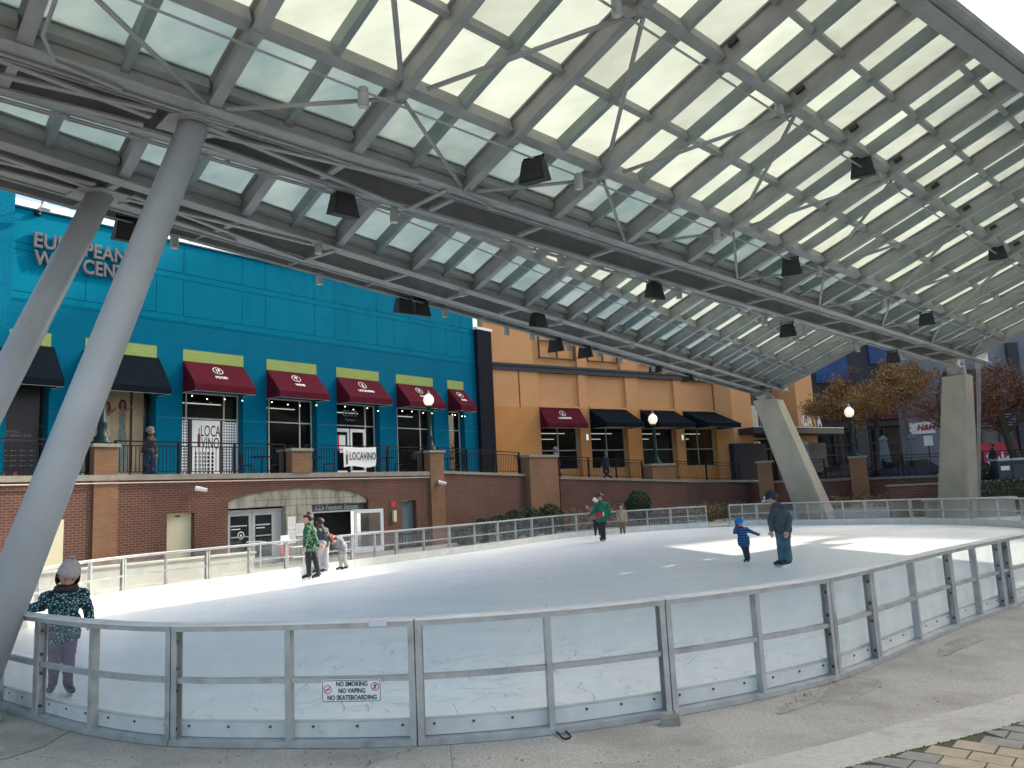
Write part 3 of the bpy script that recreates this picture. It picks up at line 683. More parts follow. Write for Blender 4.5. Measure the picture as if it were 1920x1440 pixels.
for k in range(4):
    P=pB[1]+V((.62,-.3,.1)); mb.path([P+V((.05*k,0,.5)),P+V((.05*k,0,0)),pB[2]+V((.72+.02*k,-.3,.2))],.018,6)
part(mb,'conduit',STEEL)
# ------------------------------------------------------------------ hanging fixtures
GREYF=M('fixture_grey',(.32,.33,.32),.5,var=.1); LENS=M('lens',(.5,.48,.42),.3)
LB=lambda: (B0,DB)
def online(O,D,x,y):   # point of the vertical plane through the line seen at x,y; returns point and height of the line there
    P=vplane(x,y,O,V((D.x,D.y,0)).normalized()); t=(P-O).dot(V((D.x,D.y,0)))/(D.x**2+D.y**2); return P,(O+D*t).z,t
LINES={'p1':(Bw(0,1.07),DB),'p2':(Bw(0,3.42),DB),'BL':(B0+PB*-1.14,DB),'BR':(B0+PB*-.12,DB),'AR':(A0+PA*-.0,DA),'AO':(A0+PA*-1.4,DA),'AL':(A0+PA*-.86,DA),'a1':(Aw(0,1.25),DA),'a2':(Aw(0,2.48),DA)}
def where(x): return 'far left' if x<400 else 'left' if x<800 else 'middle' if x<1200 else 'right' if x<1600 else 'far right'
cans=[('p1',681,182),('p1',1085,340),('p1',1344,440),('p1',1535,508),('p1',1658,570),('p2',1156,12),('p2',1461,203),('p2',1657,330),('p2',1795,420),('BL',739,403),('BL',1051,489),('BL',1273,550),('BL',1434,600),('BL',1508,622),('AR',597,463),('AR',866,545),('AR',1050,600),('AR',1186,645),('AO',327,452),('AO',599,522),('AO',833,585),('AO',950,620),('AO',998,630),('AO',1067,651),('AO',1124,662),('AO',1163,675),('AO',1225,690),('AO',1245,694),('AO',1306,707),('a1',1418,676),('BL',1608,652),('BL',1693,668)]
lname={'p1':'lower pipe of the right wing','p2':'upper pipe of the right wing','BL':'left side of the main girder','AR':'right edge of the outer girder','AO':'outer gutter','a1':'rafters between the girders'}
ordn=['nearest','second nearest','third nearest','fourth nearest','fifth nearest','sixth nearest','seventh nearest','eighth nearest','ninth nearest','tenth nearest','eleventh nearest']
cnt={}
for k,x,y in cans:
    O,D=LINES[k]; P,zl,t=online(O,D,x,y); n_=cnt.get(k,0); cnt[k]=n_+1
    tot=sum(1 for c in cans if c[0]==k); wd=ordn[n_] if n_<len(ordn) else 'farthest'
    if tot==1: wd='only'
    r=.07; h=.25
    o=thing('can_light','grey cylinder lamp on the %s, %s to camera'%(lname[k],wd) if tot>1 else 'grey cylinder lamp hanging alone from the %s'%lname[k],'lamp',(P.x,P.y,P.z-h/2),'cylinder lamps hung under the canopy')
    mb=MB(); mb.lathe((P.x,P.y,P.z-h/2),[(r*.86,0),(r,.0),(r,.02),(r,h*.62),(r*.9,h*.64),(r*.9,h*.68),(r,h*.7),(r,h-.02),(r*.8,h)],16); mb.build('housing',GREYF,o)
    mb=MB(); mb.lathe((P.x,P.y,P.z-h/2-.004),[(r*.74,0),(r*.5,.003)],14); mb.build('lens',LENS,o)
    top=max(zl,P.z+h/2+.02); mb=MB(); mb.tube((P.x,P.y,P.z+h/2-.01),(P.x,P.y,top),.018,n=6); mb.build('hanger',STEEL,o)
spk=[('p1',1002,320,62),('p1',1484,501,36),('p1',1737,598,30),('p2',1617,314,44),('p2',1869,474,30),('BL',643,384,64),('BL',1227,545,38),('BL',1477,619,28),('BL',1674,670,20),('AO',239,432,40),('AO',757,573,28),('AO',788,577,32),('AO',1042,648,22),('AO',1097,660,27),('AO',1228,689,22),('AO',1289,706,20),('AR',1009,600,34),('AR',1315,648,23),('AR',1467,698,20)]
cnt={}
hz=math.radians(55)
for k,x,y,wpx in spk:
    O,D=LINES[k]; P,zl,t=online(O,D,x,y); n_=cnt.get(k,0); cnt[k]=n_+1
    dist=(P-CAM).length
    face=(V((CAM.x-P.x,CAM.y-P.y,0))).normalized(); fa=math.atan2(face.y,face.x)
    # alternate facing: along or across the girder
    dirv=V((bh.y,-bh.x,0)) if x<900 or x in(1009,1227) else V((-bh.x,-bh.y,0)).lerp(V((bh.y,-bh.x,0)),.25).normalized()
    sv=V((-dirv.y,dirv.x,0)); wd=.44; ht=.32; dp=.26
    o=thing('loudspeaker','black loudspeaker on the %s, %s to camera'%(lname[k],ordn[n_]),'speaker',(P.x,P.y,P.z-ht/2),'black loudspeakers hung under the canopy')
    mb=MB()
    tilt=.35
    def c(u,v,w_): # u across, v depth(forward), w up ; trapezoid: wide bottom front, narrow top
        k_=1-.26*(w_+.5); f=v*dp*(1-.35*(w_+.5)) ; return P+sv*(u*wd*k_)+dirv*(f+.0)+V((0,0,w_*ht- .05*(v+.5)*(w_<0)))
    b8=[c(-.5,-.5,-.5),c(.5,-.5,-.5),c(.5,.5,-.5),c(-.5,.5,-.5),c(-.5,-.5,.5),c(.5,-.5,.5),c(.5,.5,.5),c(-.5,.5,.5)]
    cc=sum((V(q) for q in b8),V((0,0,0)))/8
    mb.hexa(b8) ; 
    mb.build('cabinet',BLACKF,o)
    mb=MB(); f8=[b8[3].lerp(b8[2],.06),b8[3].lerp(b8[2],.94),b8[7].lerp(b8[6],.94),b8[7].lerp(b8[6],.06)]
    f8=[q+dirv*.006 for q in f8]; mb.prism([f8[0].lerp(f8[3],.07),f8[1].lerp(f8[2],.07),f8[2].lerp(f8[1],.07),f8[3].lerp(f8[0],.07)],dirv*.008)
    for q in range(1,9): a=f8[0].lerp(f8[1],q/9).lerp(f8[3].lerp(f8[2],q/9),.08)+dirv*.01; b=f8[0].lerp(f8[1],q/9).lerp(f8[3].lerp(f8[2],q/9),.92)+dirv*.01; mb.tube(a,b,.004,n=4)
    mb.build('grille',M('speaker_grille',(.025,.027,.028),.7) if 'speaker_grille' not in MATS else MATS['speaker_grille'],o)
    mb=MB(); top=max(zl,P.z+ht/2+.08)
    for u in (-.36,.36): q=P+sv*(u*wd); mb.tube(q+V((0,0,0)),q+V((0,0,ht/2+.05)),.012,n=6); mb.tube(q*1+V((0,0,ht/2+.05)),V((q.x,q.y,top)),.008,n=6)
    mb.beam(P+sv*(-.4*wd)+V((0,0,ht/2+.04)),P+sv*(.4*wd)+V((0,0,ht/2+.04)),.03,.02)
    mb.build('yoke',DARK,o)
# small cameras/brackets clipped at the right wing nodes
for i in range(3,15):
    mb=MB(); q=Bw(i-.04,3.72,.17); mb.beam(q,q+RD*.15,.05,.07,NB)
    part(mb,'junction_box',BLACKF)
# ------------------------------------------------------------------ blue building
W1=.6848; D1=V((math.sin(W1),math.cos(W1),0)); N1=V((math.cos(W1),-math.sin(W1),0)); OB=N1*-28
def F(s,z,o=0): return OB+D1*s+N1*o+V((0,0,z))
blue=thing('blue_storefront','bright blue painted building with lime lintels and storefront windows','building',F(20,3))
def ob(mb,s0,s1,z0,z1,o0,o1,O=None): return mb.obox(O or OB,D1,N1,Z,s0,s1,o0,o1,z0,z1)
bays=[(8.77,10.03+.0),(11.13,13.63),(14.64,17.18),(18.25,20.74),(21.82,24.31),(25.4,27.89),(28.96,30.17)]
bays[0]=(7.6,10.05)
WT,LT=6.45,7.58
mb=MB()
edges=[-30,*[v for b in bays for v in b],31.18]
mb_l=MB()
for k in range(0,len(edges),2): # piers between the bays
    ob(mb,edges[k],edges[k+1],2.6,9.0,-.55,0)
for a,b in bays: ob(mb,a,b,WT,9.0,-.55,-.002) if False else None
for a,b in bays: ob(mb,a,b,WT,LT-.001,-.55,-.004); ob(mb,a,b,8.03,9.0,-.55,-.001)
ob(mb,-30,8.77,9.0,13.2,-.55,.16); ob(mb,8.2,8.77,2.6,9.0,.001,.16)
ob(mb,8.77,31.18,12.15,12.2,-.55,.04)
mb.build('wall',BLUEB,blue)
mb=MB(); ob(mb,8.77,31.18,9.0,12.15,-.55,-.03); ob(mb,-30,31.1,2.6,12.1,-9,-8.6); ob(mb,30.8,31.15,2.6,12.1,-9,-.56); ob(mb,8.8,31,11.9,12.0,-8.5,-.56); mb.build('backing_wall',BLUE,blue)
vl=[8.79,11.09,13.58,14.64,17.13,18.22,20.68,21.79,24.27,25.37,27.87,28.98,30.18,31.17]
mb=MB(); g_=.009
for za,zb in ((9.02,9.06),(9.08,9.31),(9.33,10.72),(10.742,10.97),(10.992,12.13)):
    if zb-za<.3: ob(mb,8.79,31.17,za+.0,zb,-.03,-.001)
    else:
        for a,b in zip(vl,vl[1:]): ob(mb,a+g_,b-g_,za,zb,-.03,0)
mb.build('stucco_panels',BLUE,blue)
mb=MB()
for k in range(0,len(edges),2): 
    if k>0: ob(mb,edges[k],edges[k+1],5.38,5.41,0.0,.004)
mb.build('reveal_line',M('blue_shadow_line',(0,.1,.2),.6),blue)
for a,b in bays:
    mb=MB(); ob(mb,a,b,LT,8.03,-.3,.012); mb.build('lime_lintel',LIME,blue)
mb=MB(); ob(mb,8.77,31.3,12.2,12.42,-.6,.12); mb.build('parapet_coping',WHITE,blue)
mb=MB(); ob(mb,31.18,32.35,2.6,11.0,-.6,.25); mb.build('navy_pilaster',NAVY,blue)
mb=MB(); ob(mb,31.12,32.42,11.0,11.14,-.65,.3); mb.build('pilaster_cap',WHITE,blue)
# windows
RC=-.42
SHOPG=MGlass('clear_shop_glass',(.55,.6,.58),.02,(.3,.3,.3))
INTW=M('interior_wall',(.08,.07,.058),.8,var=.3,vs=1.2); INTL=MEmit('ceiling_strip',(1,.93,.8),.55); INTF=M('interior_goods',(.09,.07,.055),.8,var=.8,vs=3)
def interior(parent,OO,Dd,Nn,s0,s1,z0,z1,o,seed,strips=2):
    r_=random.Random(seed); mb=MB(); P=lambda *q: mb.obox(OO,Dd,Nn,Z,*q)
    P(s0-.8,s1+.8,o-3.6,o-3.5,z0,z1+.4); P(s0-.9,s0-.8,o-3.5,o-.2,z0,z1+.4); P(s1+.8,s1+.9,o-3.5,o-.2,z0,z1+.4); P(s0-.9,s1+.9,o-3.6,o-.2,z1+.401,z1+.5); P(s0-.9,s1+.9,o-3.6,o-.2,z0-.1,z0-.001)
    i_=mb.build('interior',INTW,parent); mb=MB()
    for k in range(7): a=r_.uniform(s0-.5,s1); w_=r_.uniform(.2,.7); P2=mb.obox(OO,Dd,Nn,Z,a,a+w_,o-3.4,o-r_.uniform(1.6,3.2),z0,z0+r_.uniform(.7,2.1))
    mb.build('furnishings',INTF,i_); mb=MB()
    for k in range(strips): q=o-.9-1.1*k; mb.obox(OO,Dd,Nn,Z,s0+.1+r_.uniform(0,.6),s1-.2,q-.04,q,z1-.3-.25*k,z1-.26-.25*k)
    mb.build('ceiling_light',INTL,i_)
def window(parent,OO,Dd,Nn,s0,s1,z0,z1,o,vb,hb,fm,gm,fw=.05,name='window'):
    mb=MB(); P=lambda a,b,za,zb,oo=.05: mb.obox(OO,Dd,Nn,Z,a,b,o,o+oo,za,zb)
    P(s0,s1,z0,z0+fw); P(s0,s1,z1-fw,z1); P(s0,s0+fw,z0+fw,z1-fw); P(s1-fw,s1,z0+fw,z1-fw)
    for v in vb: P(v-fw/2,v+fw/2,z0+fw,z1-fw,.045)
    for h in hb: P(s0+fw,s1-fw,h-fw/2,h+fw/2,.04)
    f=mb.build(name,fm,parent)
    mb=MB(); mb.obox(OO,Dd,Nn,Z,s0+.01,s1-.01,o+.005,o+.02,z0+.01,z1-.01); mb.build('pane',gm,f); return f
for k,(a,b) in enumerate(bays):
    if k>1: interior(blue,OB,D1,N1,a,b,3.1,WT,RC,k,1)
    fm=WFRAME if k>=2 else BFRAME
    if k==1: vb=[12.9]
    elif k==0: vb=[]
    elif k==6: vb=[]
    elif k==4: vb=[23.75]
    else: vb=[a+.35,b-.62]
    window(blue,OB,D1,N1,a+.002,b-.002,3.12,WT,RC,vb,[5.45] if k>1 else [4.95],fm,SHOPG if k>1 else GLASS)
    mb=MB(); ob(mb,a,b,2.8,3.12,-.5,-.35); mb.build('sill',BLUE,blue)
# LOCA VINO door with dot pattern
dr=(15.2,16.35); o=RC+.06
mb=MB(); ob(mb,dr[0],dr[1],3.12,5.38,o,o+.05); dd=mb.build('door',WPRINT,blue)
mb=MB(); ob(mb,dr[0]-.12,dr[0]-.005,3.12,5.38,o,o+.04); ob(mb,dr[1]+.005,dr[1]+.12,3.12,5.38,o,o+.04); mb.build('door_jamb',BFRAME,blue)
dm=F(0,0,o+.056)
text('door_lettering','LOCA',.62,F(15.95,4.95,o+.053),D1,Z,BLK,dd,ext=.002,bold=.004,sx=.5); text('door_lettering','VINO',.62,F(15.95,4.48,o+.053),D1,Z,BLK,dd,ext=.002,bold=.004,sx=.5)
mb=MB(); 
bp_=[(0,0),(.09,0),(.09,.45),(.06,.52),(.06,.72),(.03,.72),(.03,.52),(0,.45)]
mb.prism([F(15.42+x*1.3,4.35+y,o+.052) for x,y in bp_],N1*.003); mb.build('bottle_mark',M('wine_bottle_print',(.12,.02,.03),.5),dd)
mb=MB()
for r in range(7):
    for c in range(5):
        s=15.36+.17*c; z=4.1-.15*r; n=10
        rr=.058; ri=0 if c>=3 else .025
        vs=[F(s+rr*math.cos(6.283*k/n),z+rr*math.sin(6.283*k/n),o+.053) for k in range(n)]+[F(s+ri*math.cos(6.283*k/n),z+ri*math.sin(6.283*k/n),o+.053) for k in range(n)]
        mb.add(vs,[(k,(k+1)%n,n+(k+1)%n,n+k) for k in range(n)])
mb.build('dot_pattern',BLK,dd)
for a,b in ((14.72,15.05),(16.5,17.12)):
    mb=MB(); ob(mb,a,b,3.14,5.36,RC+.05,RC+.056); sp=mb.build('window_film',WPRINT,blue); mb=MB()
    ncol=int((b-a)/.11); nrow=19
    for r in range(nrow):
        for c in range(ncol):
            s=a+.06+.11*c; z=3.25+.113*r; n=8; vs=[F(s+.036*math.cos(6.283*k/n),z+.036*math.sin(6.283*k/n),RC+.058) for k in range(n)]; mb.add(vs,[tuple(range(n))])
    mb.build('dot_pattern',BLK,sp)
# double door of the third maroon bay
mb=MB()
for a,b in ((21.9,22.75),(22.82,23.68)):
    for q in ((a,a+.1,3.12,5.3),(b-.1,b,3.12,5.3),(a+.1,b-.1,3.12,3.4),(a+.1,b-.1,5.15,5.3)): ob(mb,*q,RC+.05,RC+.1)
dd=mb.build('door',WPRINT,blue)
mb=MB(); ob(mb,22.2,22.55,4.2,5.0,RC+.06,RC+.066); mb.build('door_poster',WPRINT,dd); mb=MB(); ob(mb,22.0,22.19,4.3,5.0,RC+.06,RC+.066); mb.build('door_poster',REDP,dd)
text('window_number','8519',.42,F(22.85,6.0,RC+.06),D1,Z,M('etched_white',(.2,.24,.23),.6),blue,ext=.002); text('window_number','Fenton',.2,F(22.85,5.72,RC+.06),D1,Z,MATS['etched_white'],blue,ext=.002)
# blacked-out left windows: text and poster
mb=MB(); ob(mb,7.7,9.9,3.14,6.4,RC+.05,RC+.056); mb.build('window_film',M('black_film',(.012,.013,.017),.35),blue)
DIM=M('dim_white',(.18,.18,.19),.6)
for i,t_ in enumerate(('THIS FALL','GET READY FOR','A BROWMENTUM')): text('film_lettering',t_,.12,F(8.8,4.75-.13*i,RC+.058),D1,Z,DIM,blue,ext=.001,align='LEFT')
mb=MB()
for r in range(4):
    for c in range(4): ob(mb,8.82+.27*c,8.82+.27*c+.18,4.12-.16*r,4.14-.16*r,RC+.057,RC+.059)
mb.build('film_print',DIM,blue)
mb=MB()
for s in (8.85,9.2): ob(mb,s,s+.12,2.95,3.45,RC+.06,RC+.064)
mb.build('film_print_red',REDP,blue)
TANP=M('poster_tan',(.27,.21,.13),.7,var=.25,vs=1.5); mb=MB(); ob(mb,11.2,12.86,3.14,6.4,RC+.05,RC+.056); ob(mb,12.95,13.35,3.14,6.4,RC+.05,RC+.056); ps=mb.build('window_poster',TANP,blue)
# two printed figures on the poster (flat print)
def blob(mb,s,z,rs,rz,n=14,o_=RC+.059): mb.add([F(s+rs*math.cos(6.283*k/n),z+rz*math.sin(6.283*k/n),o_) for k in range(n)],[tuple(range(n))])
SKP=M('print_skin',(.2,.1,.06),.7); HRP=M('print_hair',(.03,.02,.02),.7); CLP=M('print_cloth',(.38,.34,.27),.7); SLV=M('print_silver',(.1,.13,.13),.6,var=.5,vs=14)
for s,z,cm in ((12.05,5.75,CLP),(12.6,5.85,SLV)):
    mb=MB(); blob(mb,s,z,.13,.17); blob(mb,s,z-.08,.15,.2); mb.build('poster_print',HRP,ps)
    mb=MB(); blob(mb,s,z-.03,.075,.1,o_=RC+.061); mb.quad(F(s-.04,z-.12,RC+.061),F(s+.04,z-.12,RC+.061),F(s+.13,z-.35,RC+.061),F(s-.13,z-.35,RC+.061)); mb.quad(F(s+.12,z-.3,RC+.061),F(s+.35,z-.1,RC+.061),F(s+.33,z-.02,RC+.061),F(s+.1,z-.2,RC+.061)); mb.build('poster_print',SKP,ps)
    mb=MB(); mb.add([F(s+a,z+b,RC+.060) for a,b in ((-.14,-.32),(.14,-.32),(.1,-.75),(.16,-1.2),(.22,-2.4),(-.3,-2.4),(-.15,-1.2),(-.1,-.75))],[(7,6,5,4,3,2,1,0)]); mb.build('poster_print',cm,ps)
# awnings
def awning(parent,OO,Dd,Nn,s0,s1,zt,pr,zv,zb,mat,words=None,icon=None,o=0):
    P=lambda s,z,oo: OO+Dd*s+Nn*(oo+o)+Z*z
    mb=MB(); t=.012
    L=[P(s0,zt,.0),P(s0,zv,pr),P(s0,zb,pr),P(s0,zb+.04,.0)]; Rr=[P(s1,zt,.0),P(s1,zv,pr),P(s1,zb,pr),P(s1,zb+.04,.0)]
    mb.quad(L[0],L[1],Rr[1],Rr[0]); mb.quad(L[1],L[2],Rr[2],Rr[1]); mb.quad(L[0],L[3],L[2],L[1]); mb.quad(Rr[0],Rr[1],Rr[2],Rr[3])
    a=mb.build('awning',mat,parent); 
    sm=a.modifiers.new('s','SOLIDIFY'); sm.thickness=.012
    mb=MB(); 
    for q,r in ((L[1],Rr[1]),(L[2],Rr[2])): mb.tube(q-Nn*.03,r-Nn*.03,.012,n=6)
    mb.tube(L[2]-Nn*.03+Dd*.03,L[3]+Dd*.03,.012,n=6); mb.tube(Rr[2]-Nn*.03-Dd*.03,Rr[3]-Dd*.03,.012,n=6)
    mb.build('awning_frame',ALUW,a)
    if words:
        sl=(P(0,zv,pr)-P(0,zt,0)); up_=-sl.normalized(); nn=Dd.cross(up_); c=P((s0+s1)/2-.02,zt,0)
        text('awning_lettering',words,.19,c+sl*.66+nn*.014,Dd,up_,WPRINT,a,ext=.002,bold=.006,sx=.95)
        cc=c+sl*.34+nn*.014; n=22; mb=MB(); f=lambda t,r: cc+Dd*(math.cos(t)*r)+up_*(math.sin(t)*r)
        for k in range(n): t0,t1=6.283*k/n,6.283*(k+1)/n; mb.quad(f(t0,.21),f(t1,.21),f(t1,.185),f(t0,.185))
        q=lambda a_,b_,c_,d_: mb.quad(cc+Dd*a_+up_*b_,cc+Dd*c_+up_*b_,cc+Dd*c_+up_*d_,cc+Dd*a_+up_*d_)
        if icon=='fork': q(-.06,-.12,-.03,.12); q(.04,-.12,.06,.0); q(.02,0,.09,.12)
        elif icon=='glass': q(-.01,-.12,.01,.02); q(-.06,.02,.06,.12); q(-.05,-.13,.05,-.11)
        elif icon=='cup': q(-.08,-.07,.05,.06); q(.05,-.03,.1,.03)
        else: q(-.03,-.13,.03,.05); q(-.012,.05,.012,.14)
        mb.build('awning_icon',WPRINT,a)
    return a
for k,(a,b) in enumerate(bays):
    if k<2: awning(blue,OB,D1,N1,a-.1,b+.1,LT,.95,6.35,6.12,BCANV)
    else: awning(blue,OB,D1,N1,a,b,LT,.92,6.61,6.34,MAROON,*[('FOOD','fork'),('WINE','glass'),('LOCAVINO','b'),('CAFE','fork'),('BEER','cup')][k-2])
# string bulbs
mb=MB(); rb=random.Random(1)
for k in range(2,7):
    a,b=bays[k]
    for j in range(4): s=a+(b-a)*(j+.2)/3.6+.1; z=6.22-.1*rb.random(); q=F(s,z,.3*rb.random()); mb.lathe(q,[(.004,0),(.02,.01),(.02,.03),(.004,.04)],6)
mb.build('string_bulb',MEmit('warm_bulb',(1,.85,.6),3),blue)
# channel letters
for txt_,x0_,x1_,y_ in (('EUROPEAN',61,234,450),('WAX CENTER',64,268,484)):
    P=vplane(x0_,y_,F(0,0,.1),D1); q=vplane(x1_,y_+28,F(0,0,.1),D1); L_=(q-P).dot(D1)
    e=text('channel_letters',txt_,.7,P,D1,Z,SIGNE,blue,ext=.06,bold=.014,align='LEFT',fit=L_)
    e2=text('letter_face',txt_,.7,P+N1*.062,D1,Z,SIGNG,blue,ext=.004,bold=.003,align='LEFT',fit=L_*.996)
# gooseneck lamp
q=vplane(70,401,F(0,0,.02),D1); mb=MB(); mb.lathe(q+N1*.02-V((0,0,.08)),[(.03,0),(.11,.03),(.11,.13),(.03,.16)],12); mb.path([q,q+N1*.2+Z*.05,q+N1*.38+Z*.3,q+N1*.5+Z*.36,q+N1*.6+Z*.25],.018,6); mb.build('lamp_arm',DARK,blue)
mb=MB(); mb.lathe(q+N1*.6+Z*-.02,[(.2,0),(.19,.02),(.07,.2),(.05,.28)],16); mb.build('lamp_shade',WHITE,blue)
# ------------------------------------------------------------------ orange building
w2=math.radians(56); D2=V((math.sin(w2),math.cos(w2),0)); N2=V((math.cos(w2),-math.sin(w2),0)); OO=V((-1.22,42.7,0))
org=thing('orange_storefront','orange painted building with dark cornice band, awnings and iron ornaments','building',OO+D2*10+Z*3)
def oo(mb,s0,s1,z0,z1,o0,o1): return mb.obox(OO,D2,N2,Z,s0,s1,o0,o1,z0,z1)
ob2=[(3.3,6.2),(6.98,9.95),(11.1,14.15),(14.9,17.95)]
mb=MB(); ed=[-.3,*[v for b in ob2 for v in b],18.6]
for k in range(0,len(ed),2): oo(mb,ed[k],ed[k+1],1.8,6.85,-.6,0)
mb.build('wall',ORAB,org)
mb=MB(); oo(mb,-.3,18.6,6.85,8.9,-.6,-.16); oo(mb,-.3,18.6,9.3,13.5,-.6,-.16)
for a,b in ((-.3,1.9),(2.0,3.3),(6.25,6.9),(10.0,11.1),(14.2,14.9),(18.0,18.6)): oo(mb,a,b,6.852,8.898,-.159,.0)
for a,b in ((-.3,3.0),(6.25,7.0),(9.7,11.1),(14.2,14.9),(18.0,18.6)): oo(mb,a,b,9.302,13.5,-.159,.0)
for a,b in ob2: oo(mb,a,b,6.85,6.97,-.5,.04); oo(mb,a,b,5.75,6.85,-.55,-.3)
mb.build('stucco_wall',ORA,org)
mb=MB(); oo(mb,-.2,18.7,8.9,9.3,-.3,.1); oo(mb,-.2,18.7,9.18,9.31,-.3,.16); oo(mb,-.2,2.95,11.6,11.75,-.3,.08); mb.build('cornice_band',M('navy_paint',(.02,.022,.035),.5),org)
for a,b in ob2:
    fm=M('grey_frame',(.3,.3,.27),.5) if 'grey_frame' not in MATS else MATS['grey_frame']
    window(org,OO,D2,N2,a+.02,b-.02,3.25,5.75,-.4,[(a+b)/2],[4.38],fm,SHOPG,.06); interior(org,OO,D2,N2,a,b,3.2,5.75,-.4,int(a*7),2)
    mb=MB(); oo(mb,a,b,1.8,3.25,-.55,-.3); mb.build('sill_wall',ORAB,org)
for k,((a,b),pr) in enumerate(zip(ob2,(.72,1.5,1.7,2.1))):
    awning(org,OO,D2,N2,a-(.02),b+.02,6.8,pr,5.87,5.6,MAROON if k==0 else BCANV,'LOCAVINO' if k==0 else None,'b',o=.01)
for s in (6.58,14.53):
    mb=MB(); oo(mb,s-.1,s+.1,4.9,5.35,.0,.14); l=mb.build('wall_lamp',WFRAME,org); mb=MB(); oo(mb,s-.07,s+.07,4.96,5.28,.14,.155); mb.build('lamp_glass',GLOBE,l)
# diamond iron ornaments
for a,b in ((3.5,6.1),(7.1,9.5),(11.6,14.0)):
    mb=MB(); z0,z1=9.78,11.5; c=(a+b)/2; zc=(z0+z1)/2+.15; q=lambda s,z: OO+D2*s+N2*-.08+Z*z
    for p_ in (((a-.1,z0),(b+.1,z0)),((a,z0),(a,z1)),((b,z0),(b,z1)),((a,z1),(b,z1)),((a,zc),(c-.45,zc)),((c+.45,zc),(b,zc)),((c-.45,zc),(c,zc-.5)),((c,zc-.5),(c+.45,zc)),((c-.45,zc),(c,zc+.5)),((c,zc+.5),(c+.45,zc)),((c,z0),(c,zc-.5))):
        mb.beam(q(*p_[0]),q(*p_[1]),.07,.09,N2)
    mb.build('iron_ornament',M('ornament_brown',(.05,.025,.02),.5) if 'ornament_brown' not in MATS else MATS['ornament_brown'],org)
# projecting right part: chamfer + corner tower with the shop entrance
def oprism(pts_,z0,z1):
    mb=MB(); mb.prism([OO+D2*q[0]+N2*q[1]+Z*z0 for q in pts_],Z*(z1-z0)); return mb
oprism([(18.0,.001),(18.5,1.0),(20.5,1.0),(20.5,-2.5),(18.0,-2.5)],1.8,12).build('corner_wall',ORA,org)
oprism([(17.85,1.02),(17.85,1.4),(21.2,1.4),(21.2,-.5),(20.52,-.5),(20.52,1.02)],1.8,4.6).build('black_base',M('black_brick',(.012,.013,.017),.6,var=.2),org)
mb=MB(); oo(mb,20.6,27,1.8,12,-1.4,-1.2); mb.build('dark_recess',BFRAME,org)
window(org,OO,D2,N2,20.7,25.6,5.9,7.6,-1.19,[22.4,24],[],MATS['grey_frame'],GLASS,.06); window(org,OO,D2,N2,20.7,25.6,2.0,5.15,-1.19,[22.4,23.4,24.9],[4.4],MATS['grey_frame'],GLASS,.07)
oprism([(25.7,-.6),(26.05,.6),(28.1,.6),(28.1,-2.5),(25.7,-2.5)],1.8,12).build('corner_wall',ORA,org)
oprism([(26.0,.62),(26.0,.9),(28.6,.9),(28.6,.0),(28.12,.0),(28.12,.62)],1.8,4.65).build('black_base',MATS['black_brick'],org)
mb=MB(); oo(mb,18.95,28.9,5.2,5.6,-.5,2.3); mb.build('entrance_canopy',M('charcoal_metal',(.03,.032,.036),.5),org)
mb=MB(); oo(mb,18.95,28.9,5.602,5.64,2.2,2.33); mb.build('canopy_trim',ALUW,org)
for i,(ch,mt) in enumerate((('C',WPRINT),('A',WPRINT),('V',M('gold_letter',(.55,.33,.05),.5)),('A',WPRINT))):
    text('channel_letters',ch,1.05,OO+D2*(24.35+.56*i)+N2*2.3+Z*6.03,D2,Z,mt,org,ext=.06,bold=.03,fit=.5)
# ------------------------------------------------------------------ backdrop shops on the right
CH=M('charcoal_facade',(.035,.038,.041),.7,var=.1); GRF=M('grey_facade',(.07,.073,.075),.7,var=.08); WHF=M('white_facade',(.19,.19,.205),.7,var=.05)
gs=thing('grey_shop_building','dark grey shop building with columns and a blue glass upper storey behind the trees','building',at(1640,880,64))
X3=V((1,-.12,0)).normalized(); N3=V((-.12,-1,0)).normalized(); OG=at(1640,880,64); OG.z=0
def og(mb,s0,s1,z0,z1,o0,o1): return mb.obox(OG,X3,N3,Z,s0,s1,o0,o1,z0,z1)
mb=MB(); og(mb,-8,5.6,1.5,16,-3,0); mb.build('wall',CH,gs)
mb=MB(); og(mb,-4.9,5.2,6.05,6.5,0,.5); og(mb,-4.9,-4.5,1.5,6.05,0,.5); og(mb,-1.2,-.3,1.5,6.05,0,.4); og(mb,4.6,5.0,1.5,6.05,0,.4); mb.build('column_trim',GRF,gs)
for a,b in ((-4.3,-1.4),(-.1,4.5)):
    n=max(2,int((b-a)/1.0)); window(gs,OG,X3,N3,a,b,1.9,5.9,.02,[a+(b-a)*k/n for k in range(1,n)],[3.9,4.7],GRF,GLASS,.1)
mb=MB(); og(mb,-2.0,5.4,6.55,7.3,.1,1.0); mb.build('red_awning',M('dull_red',(.1,.018,.03),.8),gs)
mb=MB(); og(mb,-3.9,-1.3,9.9,12.6,0,.3); og(mb,.5,5.4,11.2,15,0,.3); mb.build('blue_panel',M('cobalt_glass',(.003,.045,.16),.35,var=.4,vs=.8),gs)
mb=MB(); og(mb,5.0,6.3,1.5,8.5,.0,1.6); mb.build('green_pilaster',M('dark_green_paint',(.012,.04,.035),.6),gs)
ws=thing('white_shop_building','white panelled shop building with a red letter sign, grey louvre band and sale poster','building',at(1850,880,50))
OW=at(1850,880,50); OW.z=0; X4=V((1,-.3,0)).normalized(); N4=V((-.3,-1,0)).normalized()
def owb(mb,s0,s1,z0,z1,o0,o1): return mb.obox(OW,X4,N4,Z,s0,s1,o0,o1,z0,z1)
mb=MB(); owb(mb,-4.2,-1.75,1,12,-3,-.3); owb(mb,-1.75,2.1,7.4,12,-3,-.3); owb(mb,2.1,9,1,12,-3,-.2); mb.build('wall',WHF,ws)
